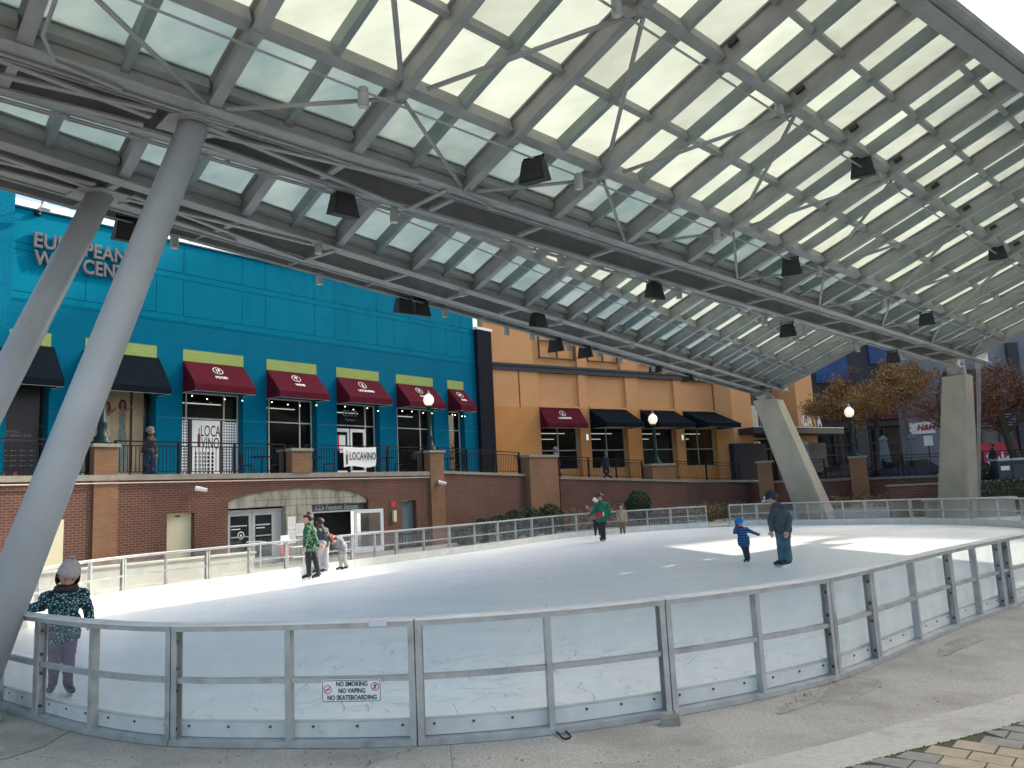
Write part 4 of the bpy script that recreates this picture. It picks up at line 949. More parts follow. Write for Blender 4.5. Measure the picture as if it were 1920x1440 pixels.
mb=MB(); owb(mb,-1.75,2.1,5.6,8.5,-.3,.4); owb(mb,2.0,2.6,1,10,-.2,.3); mb.build('grey_surround',CH,ws)
mb=MB(); owb(mb,-1.75,2.0,4.7,5.6,-.4,-.3); mb.build('louvre_backing',CH,ws)
mb=MB()
for k in range(5): owb(mb,-1.75,1.95,4.75+.17*k,4.84+.17*k,.0,.3)
mb.build('louvre_band',M('louvre_grey',(.12,.14,.18),.5),ws)
mb=MB(); owb(mb,-1.75,2.0,1,4.7,-.35,-.3); mb.build('pane',M('dim_interior',(.09,.085,.075),.3,var=.3,vs=2),ws)
mb=MB()
for s in (-1.0,.0,1.05): owb(mb,s-.05,s+.05,1,4.7,-.29,-.2)
mb.build('window_bars',BFRAME,ws)
mb=MB(); owb(mb,-.55,2.9,2.0,3.75,-.19,-.16); mb.build('sale_poster',M('sale_red',(.5,.03,.04),.6),ws)
q=OW+X4*.85+N4*-.14+Z*2.68; text('poster_lettering','Sale',1.05,q,X4,Z,WPRINT,ws,ext=.01,bold=.03,sx=.9)
mb=MB(); owb(mb,-1.6,.15,6.6,7.7,.41,.5); mb.build('red_sign',M('sign_red',(.4,.02,.02),.5),ws)
mb=MB(); owb(mb,-4.1,-2.6,4.6,5.35,-.29,-.2); mb.build('sign_board',WHITE,ws); text('sign_lettering','H&M',.5,OW+X4*-3.15+N4*-.17+Z*4.98,X4,Z,MATS['sign_red'],ws,ext=.01,bold=.02,slope=.3)
# ------------------------------------------------------------------ retaining wall
OT=N1*-24
def T1(s,z,o=0): return OT+D1*s+N1*o+V((0,0,z))
rw=thing('retaining_wall','red brick retaining wall with tan piers, arched entrance and stone coping','wall',T1(18,0))
def tw(mb,s0,s1,z0,z1,o0,o1): return mb.obox(OT,D1,N1,Z,s0,s1,o0,o1,z0,z1)
mb=MB(); tw(mb,-30,12.09,-.3,2.93,-.5,0); tw(mb,13.0,14.16,-.3,2.93,-.5,0); tw(mb,12.09,13.0,1.87,2.93,-.5,0)
# spandrel over the arch
n=16; a0,a1_=14.16,20.16
zt=lambda s: 2.03+.52*math.sqrt(max(0,1-((s-17.1)/3.02)**2)) 
for k in range(n):
    s=a0+(a1_-a0)*k/n; s2=a0+(a1_-a0)*(k+1)/n
    p=lambda s_,z_,o_: T1(s_,z_,o_)
    mb.hexa([p(s,zt(s),-.5),p(s2,zt(s2),-.5),p(s2,zt(s2),0),p(s,zt(s),0),p(s,2.93,-.5),p(s2,2.93,-.5),p(s2,2.93,0),p(s,2.93,0)])
tw(mb,20.16,21.9,-.3,2.93,-.5,0); tw(mb,21.9,22.7,1.92,2.93,-.5,0); tw(mb,22.7,23.6,-.3,2.93,-.5,0)
mb.build('brick_wall',BRICK,rw)
mb=MB()
for a,b in ((9.87,10.56),(23.5,24.3)): tw(mb,a,b,-.3,2.92,.001,.06)
tw(mb,5.6,6.3,-.3,2.92,.001,.06); mb.build('tan_strip',BRICKT,rw)
mb=MB(); tw(mb,-30,24.3,2.93,3.1,-.6,.08); mb.build('coping',STONE,rw)
mb=MB(); mb.tube(T1(-30,2.85,.1),T1(23.4,2.85,.1),.022,n=6); mb.build('wall_pipe',M('pale_pipe',(.5,.4,.37),.5),rw)
# limestone entrance surround
mb=MB()
for k in range(n):
    s=a0+.05+(a1_-a0-.1)*k/n; s2=a0+.05+(a1_-a0-.1)*(k+1)/n; z1=zt(s)-.003; z2=zt(s2)-.003
    mb.hexa([T1(s,1.93,-.45),T1(s2,1.93,-.45),T1(s2,1.93,-.06),T1(s,1.93,-.06),T1(s,max(z1,1.94),-.45),T1(s2,max(z2,1.94),-.45),T1(s2,max(z2,1.94),-.06),T1(s,max(z1,1.94),-.06)])
tw(mb,16.42,17.55,-.3,1.93,-.45,-.06); mb.build('limestone_surround',LIMEST,rw)
mb=MB()
for z in (2.16,1.94,1.6,1.25): tw(mb,16.42 if z<1.9 else 15,17.55 if z<1.9 else 19.6,z,z+.012,-.059,-.056)
for s in (15.2,15.7,16.2,16.42,16.9,17.3,17.8,18.4,19): tw(mb,s,s+.012,1.94 if s<16.4 or s>17.5 else .6,2.3,-.059,-.056)
mb.build('stone_joint',M('joint_dark',(.06,.055,.045),.9),rw)
# left doors
def gdoor(s0,s1,z0,z1,o,name='door'):
    mb=MB()
    for q in ((s0,s0+.11,z0,z1),(s1-.11,s1,z0,z1),(s0+.11,s1-.11,z0,z0+.22),(s0+.11,s1-.11,z1-.13,z1)): tw(mb,*q,o,o+.05)
    f=mb.build(name,M('pale_door_metal',(.42,.43,.41),.45) if 'pale_door_metal' not in MATS else MATS['pale_door_metal'],rw)
    mb=MB(); tw(mb,s0+.11,s1-.11,z0+.22,z1-.13,o+.015,o+.03); mb.build('pane',GLASS,f)
    mb=MB(); tw(mb,s0+.13,s1-.13,.95,.99,o+.06,o+.08); mb.build('handle',ALU,f)
    mb=MB()
    for k in range(12): s=s0+.14+(s1-s0-.3)*k/12; tw(mb,s,s+.035,1.32,1.36,o+.032,o+.034)
    tw(mb,s0+.16,s0+.5,1.22,1.25,o+.032,o+.034); mb.build('door_decal',WPRINT,f)
    return f
f=gdoor(14.28,15.2,.02,1.8,-.3); gdoor(15.22,16.1,.02,1.8,-.3)
mb=MB(); cc=T1(14.8,1.02,-.265); nn_=20
for r0,r1 in ((.1,.13),(0,.04)):
    vs=[cc+D1*math.cos(6.283*k/nn_)*r+Z*math.sin(6.283*k/nn_)*r for r in (r0,r1) for k in range(nn_)]; mb.add(vs,[(k,(k+1)%nn_,nn_+(k+1)%nn_,nn_+k) for k in range(nn_)])
mb.build('round_logo',WPRINT,f)
mb=MB(); tw(mb,14.2,16.4,1.8,1.87,-.35,-.2); tw(mb,14.2,14.27,-.3,1.8,-.35,-.2); tw(mb,16.12,16.4,-.3,1.8,-.4,-.28); mb.build('door_frame',MATS['pale_door_metal'],rw)
mb=MB(); tw(mb,14.2,16.4,1.87,1.93,-.4,-.25); mb.build('transom',GLASS,rw)
# right dark opening with street number
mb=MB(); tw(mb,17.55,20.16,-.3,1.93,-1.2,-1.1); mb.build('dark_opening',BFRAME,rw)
mb=MB(); tw(mb,17.6,20.1,1.68,1.92,-.25,-.2); sb=mb.build('number_board',M('board_slate',(.06,.075,.08),.6),rw)
text('sign_lettering','523 Fenton Street',.27,T1(18.78,1.8,-.19),D1,Z,M('board_letters',(.4,.44,.45),.5),sb,ext=.004,bold=.003,sx=1.02)
mb=MB(); tw(mb,17.6,20.1,1.62,1.675,-.3,-.15); tw(mb,17.6,17.68,-.3,1.62,-.3,-.15); mb.build('door_frame',MATS['pale_door_metal'],rw)
# open glass door leaf swung out
mb=MB(); e0=T1(19.5,0,-.1); ed_=(D1*.95+N1*.31).normalized()
def leaf(mb,a,b,za,zb): mb.obox(e0,ed_,ed_.cross(Z),Z,a,b,0,.05,za,zb)
for q in ((0,.11,.02,1.66),(1.08,1.2,.02,1.66),(.11,1.08,.02,.25),(.11,1.08,1.52,1.66),(.11,1.08,.78,.81)): leaf(mb,*q)
lf=mb.build('open_door',WPRINT,rw); mb=MB(); mb.obox(e0,ed_,ed_.cross(Z),Z,.11,1.08,.02,.03,.25,1.52); mb.build('pane',RINKG,lf)
# notices
for s,z0,z1 in ((16.5,1.1,1.55),(16.5,.62,1.08),(16.85,.85,1.3)):
    mb=MB(); tw(mb,s,s+.33,z0,z1,-.055,-.045); nb=mb.build('notice_board',WPRINT,rw); mb=MB()
    for k in range(6): tw(mb,s+.04,s+.28,z1-.08-.05*k,z1-.07-.05*k,-.044,-.043)
    mb.build('notice_print',MATS['board_letters'],nb)
# cream, slate doors
mb=MB(); tw(mb,12.1,12.99,0,1.86,-.3,-.2); d_=mb.build('door',CREAM,rw); mb=MB(); tw(mb,12.45,12.62,1.76,1.8,-.2,-.17); mb.build('door_closer',DARK,d_)
mb=MB(); tw(mb,8.3,9.1,-.3,1.86,.002,.02); mb.build('door',CREAM,rw)
mb=MB(); tw(mb,21.91,22.69,-.3,1.9,-.25,-.2); mb.build('door',TEALD,rw)
mb=MB(); tw(mb,21.35,21.5,1.1,1.55,.01,.12); mb.build('call_box',CREAM,rw); mb=MB(); tw(mb,21.3,21.55,1.7,1.9,.01,.03); mb.build('red_notice',REDP,rw)
# security cameras
for s in (13.05,24.0):
    mb=MB(); q=T1(s,2.62,.06); mb.tube(q,q+N1*.22,.03,n=8); mb.tube(q+N1*.1+Z*.02-D1*.12,q+N1*.3-Z*.06+D1*.16,.085,.06,n=12); mb.build('security_camera',WHITE,rw)
# low sunlit concrete wall, steps and handrail before the entrance
lw=thing('low_concrete_wall','pale low concrete wall in front of the brick wall doors','wall',T1(9,0,1.8))
mb=MB(); tw(mb,-5,14.0,0,.52,1.5,1.8); mb.build('wall_body',M('pale_concrete',(.5,.48,.42),.85,var=.1,vs=3,bump=.15,bs=30),lw)
mb=MB(); tw(mb,-5,14.05,.521,.57,1.45,1.85); mb.build('wall_cap',MATS['pale_concrete'],lw)
hr=thing('handrail','bent grey tube handrail beside the entrance steps','handrail',T1(14.6,0,2.2))
mb=MB(); pts_=[T1(14.1,.85,1.2),T1(14.35,.85,1.6),T1(15.0,.62,2.4),T1(15.7,.62,2.4),T1(15.7,.3,2.4),T1(15.0,.3,2.4)]; mb.path(pts_,.022,8); mb.tube(T1(14.35,0,1.6),T1(14.35,.85,1.6),.022,n=8); mb.tube(T1(15.4,0,2.4),T1(15.4,.62,2.4),.022,n=8); mb.build('tube_rail',ALUW,hr)
h2=copy_tree(hr); h2.location=hr.location+D1*1.9; h2['label']='bent grey tube handrail right of the entrance steps'; hr['label']='bent grey tube handrail left of the entrance steps'; h2['group']=hr['group']='tube handrails at the entrance steps'
q=T1(14.15,0,3.2); rs_=thing('warning_sign','small red and white warning sign on a post behind the barrier','sign',q)
mb=MB(); mb.tube(q,q+Z*.55,.02,n=6); mb.build('sign_post',DARK,rs_); mb=MB(); mb.obox(q,D1,N1,Z,-.15,.15,.025,.035,.45,.78); mb.build('sign_plate',REDP,rs_); mb=MB(); mb.obox(q,D1,N1,Z,-.15,.15,.025,.035,.785,1.05); mb.build('sign_plate',WPRINT,rs_)

# ------------------------------------------------------------------ tall unseen blocks added off to the right, shaped with a gap for sun
SHV=V((math.sin(SUN_H),math.cos(SUN_H),0)); SQV=V((math.cos(SUN_H),-math.sin(SUN_H),0))
SHADEB=M('shade_block_concrete',(.3,.29,.28),.8,var=.08,vs=.3)
def tower(label,p0,q0_,q1_,h,dep=16):  # block out of view, added to keep sun off parts of the scene
    t=thing('shade_block',label,'building',SHV*p0+SQV*((q0_+q1_)/2)); mb=MB(); mb.obox(V((0,0,0)),SHV,SQV,Z,p0,p0+dep,q0_,q1_,0,h); mb.build('wall',SHADEB,t)
    mb=MB(); nf=int(h/3.6); nw=max(2,int((q1_-q0_)/3))
    for f in range(nf):
        mb.obox(V((0,0,0)),SHV,SQV,Z,p0-.03,p0-.001,q0_+1,q1_-1,1.2+3.6*f,3.1+3.6*f)
    mb.build('window_bands',GLASS,t)
    mb=MB(); mb.obox(V((0,0,0)),SHV,SQV,Z,p0-.15,p0+dep+.15,q0_-.15,q1_+.15,h+.001,h+.5); mb.build('parapet',SHADEB,t)
tower('tall pale block added out of view right of the canopy to shade the near ground',60,-7.2,40,37.6)
tower('middle pale block added out of view to bound the sun patch on the ice',121,-20.3,-6.5,62.5)
tower('narrow pale block added out of view to shade the far ice',120.5,-26,-20.35,72)
tower('tallest pale block added out of view to shade the blue facade',120,-46,-26.05,86)
# ------------------------------------------------------------------ right hand terrace walls
def wall_run(name,label,P,Q,zP,zQ,mat=BRICK,cap=True,th=.45,zb=-.3):
    P=V((P[0],P[1],0));Q=V((Q[0],Q[1],0)); d=(Q-P).normalized(); n=V((d.y,-d.x,0)); 
    t=thing(name,label,'wall',(P+Q)/2)
    mb=MB(); f=lambda p,o,z: p+n*o+Z*z
    mb.hexa([f(P,-th,zb),f(Q,-th,zb),f(Q,0,zb),f(P,0,zb),f(P,-th,zP-.12),f(Q,-th,zQ-.12),f(Q,0,zQ-.12),f(P,0,zP-.12)]); mb.build('brick_wall',mat,t)
    mb=MB(); mb.hexa([f(P,-th-.08,zP-.119),f(Q,-th-.08,zQ-.119),f(Q,.07,zQ-.119),f(P,.07,zP-.119),f(P,-th-.08,zP),f(Q,-th-.08,zQ),f(Q,.07,zQ),f(P,.07,zP)]); mb.build('coping',STONE,t)
    return t
K0=T1(24.3,0).xy; K1=T1(30.0,0).xy; K2=(1.9,40.0); K3=(9.9,45.7); K4=(15.0,46.9); K5=(13.3,43.3); K6=(15.2,42.0); K7=(26,36.6)
wall_run('brick_wall','dark red brick wall span between the lamp pier and the wide pier, behind the shrubs',K0,K1,3.12,2.93)
wall_run('brick_wall','red brick wall span below the orange building',(2.2,40.2),K3,2.75,2.3)
wall_run('brick_wall','short brick wall end beside the black walled corner of the orange building',K3,K4,2.28,2.1)
wall_run('brick_wall','short brick return wall beside the slim pier left of the leaning pier',(13.75,46.5),(13.35,43.0),2.09,2.03)
wall_run('brick_wall','dark brick wall behind the leaning concrete pier, with yellow hedge below',(13.4,43.2),K7,2.02,1.8)
def pier_(name,label,P,w_,z0,z1,ang,cap=.1,d_=None):
    t=thing(name,label,'pier',(P[0],P[1],z0)); d=V((math.sin(ang),math.cos(ang),0)); n=V((d.y,-d.x,0)); O=V((P[0],P[1],0)); dd=(d_ or w_)
    mb=MB(); mb.obox(O,d,n,Z,-w_/2,w_/2,-dd/2,dd/2,z0,z1-cap); mb.build('shaft',BRICKT,t); mb=MB(); mb.obox(O,d,n,Z,-w_/2-.06,w_/2+.06,-dd/2-.06,dd/2+.06,z1-cap+.001,z1); mb.build('cap_stone',STONE,t); return t
def tp(s,o=-.28): q=T1(s,0,o); return (q.x,q.y)
pier_('brick_pier','tan brick pier under the lamp post partly behind the leaning column',tp(10.2),.68,3.1,4.02,W1)
pier_('brick_pier','tan brick pier below the maroon LOCAVINO awnings, without a lamp',tp(17.0),.82,3.1,3.98,W1)
pier_('brick_pier','tan brick pier carrying the lamp post in front of the blue building',tp(23.9),.82,-.3,4.0,W1,d_=.8)
pier_('brick_pier','wide brown brick pier at the joint of the blue and orange buildings',(1.1,39.3),2.2,-.3,3.85,W1+.05,.12,d_=.8)
pier_('brick_pier','wide brick pier with a lamp post in front of the orange building',at(1235,880,45.0).xy,1.75,-.3,3.3,math.radians(56),.12,d_=.8)
pier_('brick_pier','slim red brick pier left of the leaning concrete pier',at(1435,880,42.9).xy,.75,-.3,3.1,math.radians(115),.1)
pier_('brick_pier','tan brick pier carrying the lamp post right of the leaning concrete pier',at(1610,880,40.4).xy,.8,-.3,3.05,math.radians(115),.1)
# terrace floor
mb=MB()
TF=[(T1(-30,3.0,-.3),T1(-30,3.0,-9)),(T1(23,3.0,-.3),T1(27,2.98,-5)),(T1(30,2.85,-.3),OO+D2*0+Z*2.85-N2*.5),(V((9.9,45.9,2.2)),OO+D2*14+Z*2.3-N2*.5),(V((13.6,46.3,2.0)),OO+D2*30+Z*1.9),(V((15.2,42.3,1.9)),V((60,75,1.85))),(V((26,36.9,1.75)),V((80,50,1.75)))]
for (a,b),(c,d) in zip(TF,TF[1:]): mb.quad(a,c,d,b)
mb.quad(V((15.2,42.3,1.9)),V((60,75,1.85)),V((60,110,1.85)),V((20,110,1.85)))
struct(tag(mb.build('terrace',CONC2),'raised terrace in front of the shops','terrace'))
# railings
def railing(label,P,Q,zP,zQ,posts=3,h=1.02):
    P=V((*P,zP));Q=V((*Q,zQ)); t=thing('metal_railing',label,'railing',(P+Q)/2,'black railings along the terrace edge'); L=(Q-P).length
    mb=MB(); 
    for z in (h,h-.13,.08): mb.beam(P+Z*z,Q+Z*z,.05 if z==h else .035,.04 if z==h else .03)
    mb.build('rails',DARK,t)
    mb=MB()
    n=int(L/.12)
    for k in range(1,n): q=P.lerp(Q,k/n); mb.beam(q+Z*.11,q+Z*(h-.131),.016,.016,up=(Q-P).normalized())
    mb.build('pickets',DARK,t)
    for k in range(posts): q=P.lerp(Q,k/(posts-1)); mb=MB(); mb.beam(q,q+Z*(h+.03),.07,.07,up=(Q-P).normalized(),lift=-.035); mb.build('post',DARK,t)
railing('black railing span at far left, in front of the blacked out windows',tp(-2),tp(9.8),3.1,3.1,6)
railing('black railing span in front of the white dotted shop door',tp(10.6),tp(16.55),3.1,3.1,4)
railing('black railing span carrying the white banner',tp(17.45),tp(23.45),3.1,3.1,4)
railing('black railing span running from the lamp pier past the navy pilaster',tp(24.35),tp(30.0),3.12,2.95,4)
railing('black railing span with two people behind it',(2.2,40.3),at(1205,890,44.3).xy,2.76,2.47,4)
railing('black railing span in front of the last orange windows',at(1262,890,45.6).xy,(13.2,46.6),2.4,2.1,3)
railing('black railing span left behind the leaning concrete pier',at(1450,890,42.6).xy,at(1598,890,40.7).xy,2.0,1.95,4)
railing('black railing span between the right lamp pier and the vertical concrete pier',at(1622,890,40.2).xy,(26,36.9),1.95,1.8,6)
# lamp posts
def lamp():
    t=thing('street_lamp','','street lamp',(0,0,0),'green globe lamps on the brick piers')
    mb=MB(); mb.lathe((0,0,0),[(.3,0),(.3,.08),(.22,.12),(.24,.2),(.15,.3),(.13,.6),(.16,.66),(.1,.72),(.085,1.7),(.12,1.76),(.07,1.82),(.07,1.95),(.15,2.02),(.16,2.08)],16); mb.build('lamp_pole',GREENM,t,True)
    mb=MB(); mb.lathe((0,0,2.08),[(.1,0),(.2,.1),(.25,.26),(.21,.42),(.12,.5),(.09,.54)],18); mb.build('globe',GLOBE,t,True)
    mb=MB(); mb.lathe((0,0,2.6),[(.1,.0),(.09,.05),(.03,.1),(.04,.14),(.01,.2)],10); mb.build('finial',ALU,t)
    return t
lp=lamp(); first=True
for (P,z,sc_,lab) in ((tp(10.2),4.02,.98,'dark green lamp post mostly hidden behind the leaning column at left'),(tp(23.9),4.0,.95,'globe lamp post on the pier in front of the blue building'),(at(1231,880,45).xy,3.3,1.1,'globe lamp post on the wide pier in front of the orange building'),(at(1604,880,40.4).xy,3.05,.97,'globe lamp post beside the leaning concrete pier, with a thick green base')):
    o=lp if first else copy_tree(lp); first=False
    o.location=(P[0],P[1],z); o.scale=(sc_,)*3; o['label']=lab
# planters / benches right
def boxthing(name,label,cat,P,ang,w_,d_,h,mat,partname='body',z=0):
    t=thing(name,label,cat,(P[0],P[1],z)); d=V((math.cos(ang),math.sin(ang),0)); n=V((-d.y,d.x,0)); O=V((P[0],P[1],z))
    mb=MB(); mb.obox(O,d,n,Z,-w_/2,w_/2,-d_/2,d_/2,0,h); mb.build(partname,mat,t); return t,O,d,n
t,O,d,n=boxthing('concrete_bench','pale concrete bench block beside the vertical pier','bench',at(1815,935,34.5).xy,-.25,3.4,.6,.75,PIERC); mb=MB(); mb.obox(O,d,n,Z,-1.8,1.8,-.38,.38,.751,.83); mb.build('seat_slab',CONC2,t)
t,O,d,n=boxthing('planter_wall','long low stone planter edge in front of the yellow hedge','planter',at(1620,948,38.2).xy,-.45,8,.4,.42,CONC2); mb=MB(); mb.obox(O,d,n,Z,-4.05,4.05,-.25,.25,.421,.48); mb.build('cap',STONE,t)
t,O,d,n=boxthing('planter_wall','low brick planter wall under the waste bins at far right','planter',at(1860,900,36.5).xy,-.2,9,.5,1.45,BRICK); mb=MB(); mb.obox(O,d,n,Z,-4.55,4.55,-.3,.3,1.451,1.53); mb.build('cap',STONE,t)
for x,lab in ((1877,'dark waste bin with a white notice, left of the pair'),(1904,'dark grey waste bin, right of the pair')):
    P=at(x,873,37.5); t=thing('waste_bin',lab,'bin',(P.x,P.y,1.55),'waste bins at far right'); mb=MB(); mb.box(P.x-.32,P.y-.28,1.55,P.x+.32,P.y+.28,2.4); mb.build('body',M('bin_slate',(.04,.05,.06),.5) if 'bin_slate' not in MATS else MATS['bin_slate'],t)
    mb=MB(); mb.box(P.x-.36,P.y-.32,2.402,P.x+.36,P.y+.32,2.5); mb.build('lid',ALU,t)
    mb=MB(); mb.box(P.x-.22,P.y-.3,2.2,P.x+.22,P.y-.282,2.34); mb.build('slot',BFRAME,t)
    if x==1877: mb=MB(); mb.box(P.x-.2,P.y-.3,1.95,P.x+.2,P.y-.283,2.15); mb.build('notice',WPRINT,t)
# ------------------------------------------------------------------ foliage
def leafmat(name,cols,rough=.7):
    m=bpy.data.materials.new(name); m.use_nodes=True; MATS[name]=m; n=m.node_tree.nodes; L=m.node_tree.links; b=n['Principled BSDF']; b.inputs['Roughness'].default_value=rough
    ge=n.new('ShaderNodeNewGeometry'); cr=n.new('ShaderNodeValToRGB'); e=cr.color_ramp.elements
    e[0].color=(*cols[0],1); e[1].color=(*cols[-1],1)
    for k,c in enumerate(cols[1:-1]): q=e.new((k+1)/(len(cols)-1)); q.color=(*c,1)
    L.new(ge.outputs['Random Per Island'],cr.inputs[0]); L.new(cr.outputs[0],b.inputs['Base Color']); return m
LG=leafmat('evergreen_leaf',[(.012,.03,.014),(.02,.05,.02),(.035,.07,.03)]); LD=leafmat('dark_shrub_leaf',[(.015,.025,.01),(.03,.05,.018),(.05,.07,.03)])
LY=leafmat('yellow_hedge_leaf',[(.1,.03,.015),(.12,.08,.03),(.3,.22,.06),(.05,.06,.02),(.38,.3,.12)]); LO=leafmat('autumn_orange_leaf',[(.26,.1,.025),(.36,.17,.04),(.15,.075,.02),(.4,.24,.06),(.24,.14,.04),(.1,.05,.02)]); LR=leafmat('autumn_red_leaf',[(.16,.05,.02),(.22,.09,.04),(.1,.045,.025)])
def leaf(mb,P,r,rnd):
    a=V((rnd.gauss(0,1),rnd.gauss(0,1),rnd.gauss(0,1))).normalized(); b=a.orthogonal().normalized(); c=a.cross(b); t=rnd.uniform(0,6.28); u=b*math.cos(t)+c*math.sin(t); v=a.cross(u)
    mb.add([P-u*r,P+v*r*.5,P+u*r,P-v*r*.5],[(0,1,2,3)])
def shrub(name,label,cat,P,rx,ry,rz,n,mat,lr,seed,flat=0,group=None,ang=0):
    rn=random.Random(seed); t=thing(name,label,cat,(P[0],P[1],P[2]),group); mb=MB(); ca,sa=math.cos(ang),math.sin(ang)
    for k in range(n):
        while True:
            a,b,c=rn.uniform(-1,1),rn.uniform(-1,1),rn.uniform(-1,1)
            if flat or a*a+b*b+c*c<1: break
        if not flat:
            q=V((a,b,c)); l=q.length; q=q/l*(l**.35 if l>0 else 0); a,b,c=q
        s=1+.22*noise.noise(V((a*2.2+seed,b*2.2,c*2.2)))
        if flat: c=(c if c<0 else c*(.8+.5*noise.noise(V((a*rx*1.5+seed,b,0)))))
        x,y=a*rx*s,b*ry*s
        leaf(mb,V((P[0]+x*ca-y*sa,P[1]+x*sa+y*ca,P[2]+rz*(1+c*s))),lr*rn.uniform(.6,1.3),rn)
    mb.build('foliage',mat,t)
    mb=MB()
    for k in range(7): a=rn.uniform(0,6.28); mb.tube(V(P),V((P[0]+math.cos(a)*rx*.5*ca,P[1]+math.sin(a)*ry*.5+math.cos(a)*rx*.5*sa,P[2]+rz*rn.uniform(.8,1.4))),.03,.01,n=5)
    mb.build('stem',WOOD,t); return t
P=at(1197,945,40.5); shrub('round_shrub','round dark evergreen shrub standing against the brick wall','shrub',(P.x,P.y,.25),.66,.66,.8,5200,LG,.05,4)
for k,(x,dep,r,h) in enumerate(((873,32.5,.5,.35),(905,33.5,.5,.5),(935,34.5,.6,.55),(962,35.2,.5,.62),(995,36.2,.62,.65),(1030,37.3,.65,.72))):
    P=at(x,960,dep); shrub('dark_shrub','loose dark green shrub by the brick wall, %s from the left'%ordn[k].replace('nearest','').strip() if k else 'smallest loose dark green shrub by the brick wall, leftmost of its row','shrub',(P.x,P.y,.0),r,r,h,1500,LD,.07,20+k,group='dark shrubs along the wall')
for nme in ():
    pass
hed=[o for o in bpy.data.objects if o.name.startswith('dark_shrub')]
for o,nm in zip(sorted(hed,key=lambda o:o.location.y),('leftmost','second from the left','third from the left','fourth from the left','fifth from the left','rightmost, next to the yellow hedge')): o['label']='loose dark green shrub by the brick wall, '+nm
def hedge(lab,x0,x1,d0,d1,top,seed):
    a=at(x0,940,d0);b=at(x1,940,d1); m_=(a+b)/2; L=(b-a).xy.length/2; ang=math.atan2(b.y-a.y,b.x-a.x)
    shrub('hedge',lab,'hedge',(m_.x,m_.y,top-1.0),L,.45,.5,int(L*1500),LY,.05,seed,flat=1,ang=ang)
hedge('yellow and rust leaved hedge behind the green sweater skater',1060,1155,38.4,40.3,1.2,50)
hedge('yellow and rust leaved hedge right of the round shrub',1235,1425,41.5,42.6,1.05,51)
hedge('yellow leaved hedge between the two concrete piers',1560,1768,40.2,38.0,1.15,52)
P=at(1890,905,35.0); shrub('ground_shrub','low dull green shrubs at the far right edge','shrub',(P.x,P.y,.3),2.2,.8,.65,3500,LD,.06,60)
P=at(1832,880,38); shrub('ground_shrub','dark shrub between the vertical pier and the bins','shrub',(P.x,P.y,1.5),.7,.5,.5,1500,LD,.06,61)
def tree(label,P,h,crown,mat,nl,seed,bare=.0,trunk=.16,lean=(0,0),lr=.1):
    rn=random.Random(seed); t=thing('autumn_tree',label,'tree',P); mb=MB(); tips=[]
    P=V(P)
    def br(a,d,L,r,lv):
        pts=[a];dd=d.copy()
        for k in range(3): dd=(dd+V((rn.gauss(0,.14),rn.gauss(0,.14),rn.gauss(.02,.08)))).normalized(); pts.append(pts[-1]+dd*L/3)
        mb.path(pts,r,6 if lv<2 else 4,[r*(1-.22*k) for k in range(4)])
        if lv>=2: tips.extend(pts[1:])
        if lv==4: return
        for k in range(4 if lv<3 else 3):
            q=pts[rn.choice((1,2,3,3))]; nd=(dd+V((rn.gauss(0,.75),rn.gauss(0,.75),rn.gauss(.12,.35)))).normalized(); br(q,nd,L*rn.uniform(.55,.8),r*.5,lv+1)
    top=P+V((lean[0],lean[1],h)); mb.path([P,P.lerp(top,.5)+V((rn.gauss(0,.06),0,0)),top],trunk,8,[trunk,trunk*.8,trunk*.6])
    for k in range(7):
        a=6.28*k/7+rn.random(); br(P.lerp(top,rn.uniform(.55,1)),V((math.cos(a),math.sin(a),rn.uniform(.35,.9))).normalized(),crown*.42,trunk*.4,1)
    mb.build('trunk',WOOD,t)
    mb=MB()
    for k in range(nl):
        q=rn.choice(tips); q=q+V((rn.gauss(0,.22),rn.gauss(0,.22),rn.gauss(-.02,.16)))
        leaf(mb,q,lr*rn.uniform(.5,1.2),rn)
    mb.build('crown',mat,t)
P=at(1650,880,50); tree('orange brown leaved tree in front of the dark grey shops',(P.x,P.y,1.85),4.6,4.9,LO,26000,71,trunk=.2,lean=(.2,0),lr=.085)
P=at(1585,880,63); tree('thin dark tree in front of the grey shops, mostly bare',(P.x,P.y,1.85),6.5,3.4,LR,2500,75,trunk=.14,lr=.08)
P=at(1918,890,39); tree('leaning tree with thick trunk and sparse reddish leaves at the right edge',(P.x,P.y,1.5),3.6,3.9,LR,14000,73,trunk=.3,lean=(-.8,0),lr=.07)
P=at(1775,880,43); tree('bare branched tree behind the vertical concrete pier',(P.x,P.y,1.75),4.6,3.6,LR,2200,74,trunk=.15,lr=.07)
# ------------------------------------------------------------------ black picket fence behind the rink
fp=[gz(700,1040,0),gz(800,1029,0),gz(900,1017,0),gz(1000,1006,0),gz(1100,998,0),gz(1200,991,0),gz(1320,985,0)]
ft=thing('picket_fence','low dark picket fence seen through the far barrier','fence',fp[3])
FP=[p+V((0,0,0)) for p in cpoly(fp,4)]
mb=MB(); mc=MB()
for a,b in zip(FP,FP[1:]):
    off=V((-.35,1.6,0)); a=a+off;b=b+off
    for z in (.55,.08): mb.beam(a+Z*z,b+Z*z,.04,.04)
    n=max(1,int((b-a).length/.13))
    for k in range(n): q=a.lerp(b,k/n); mc.beam(q+Z*.0,q+Z*.55,.045,.02,up=(b-a).normalized())
mb.build('rails',DARK,ft); mc.build('pickets',M('brown_slat',(.035,.022,.02),.7,var=.3),ft)
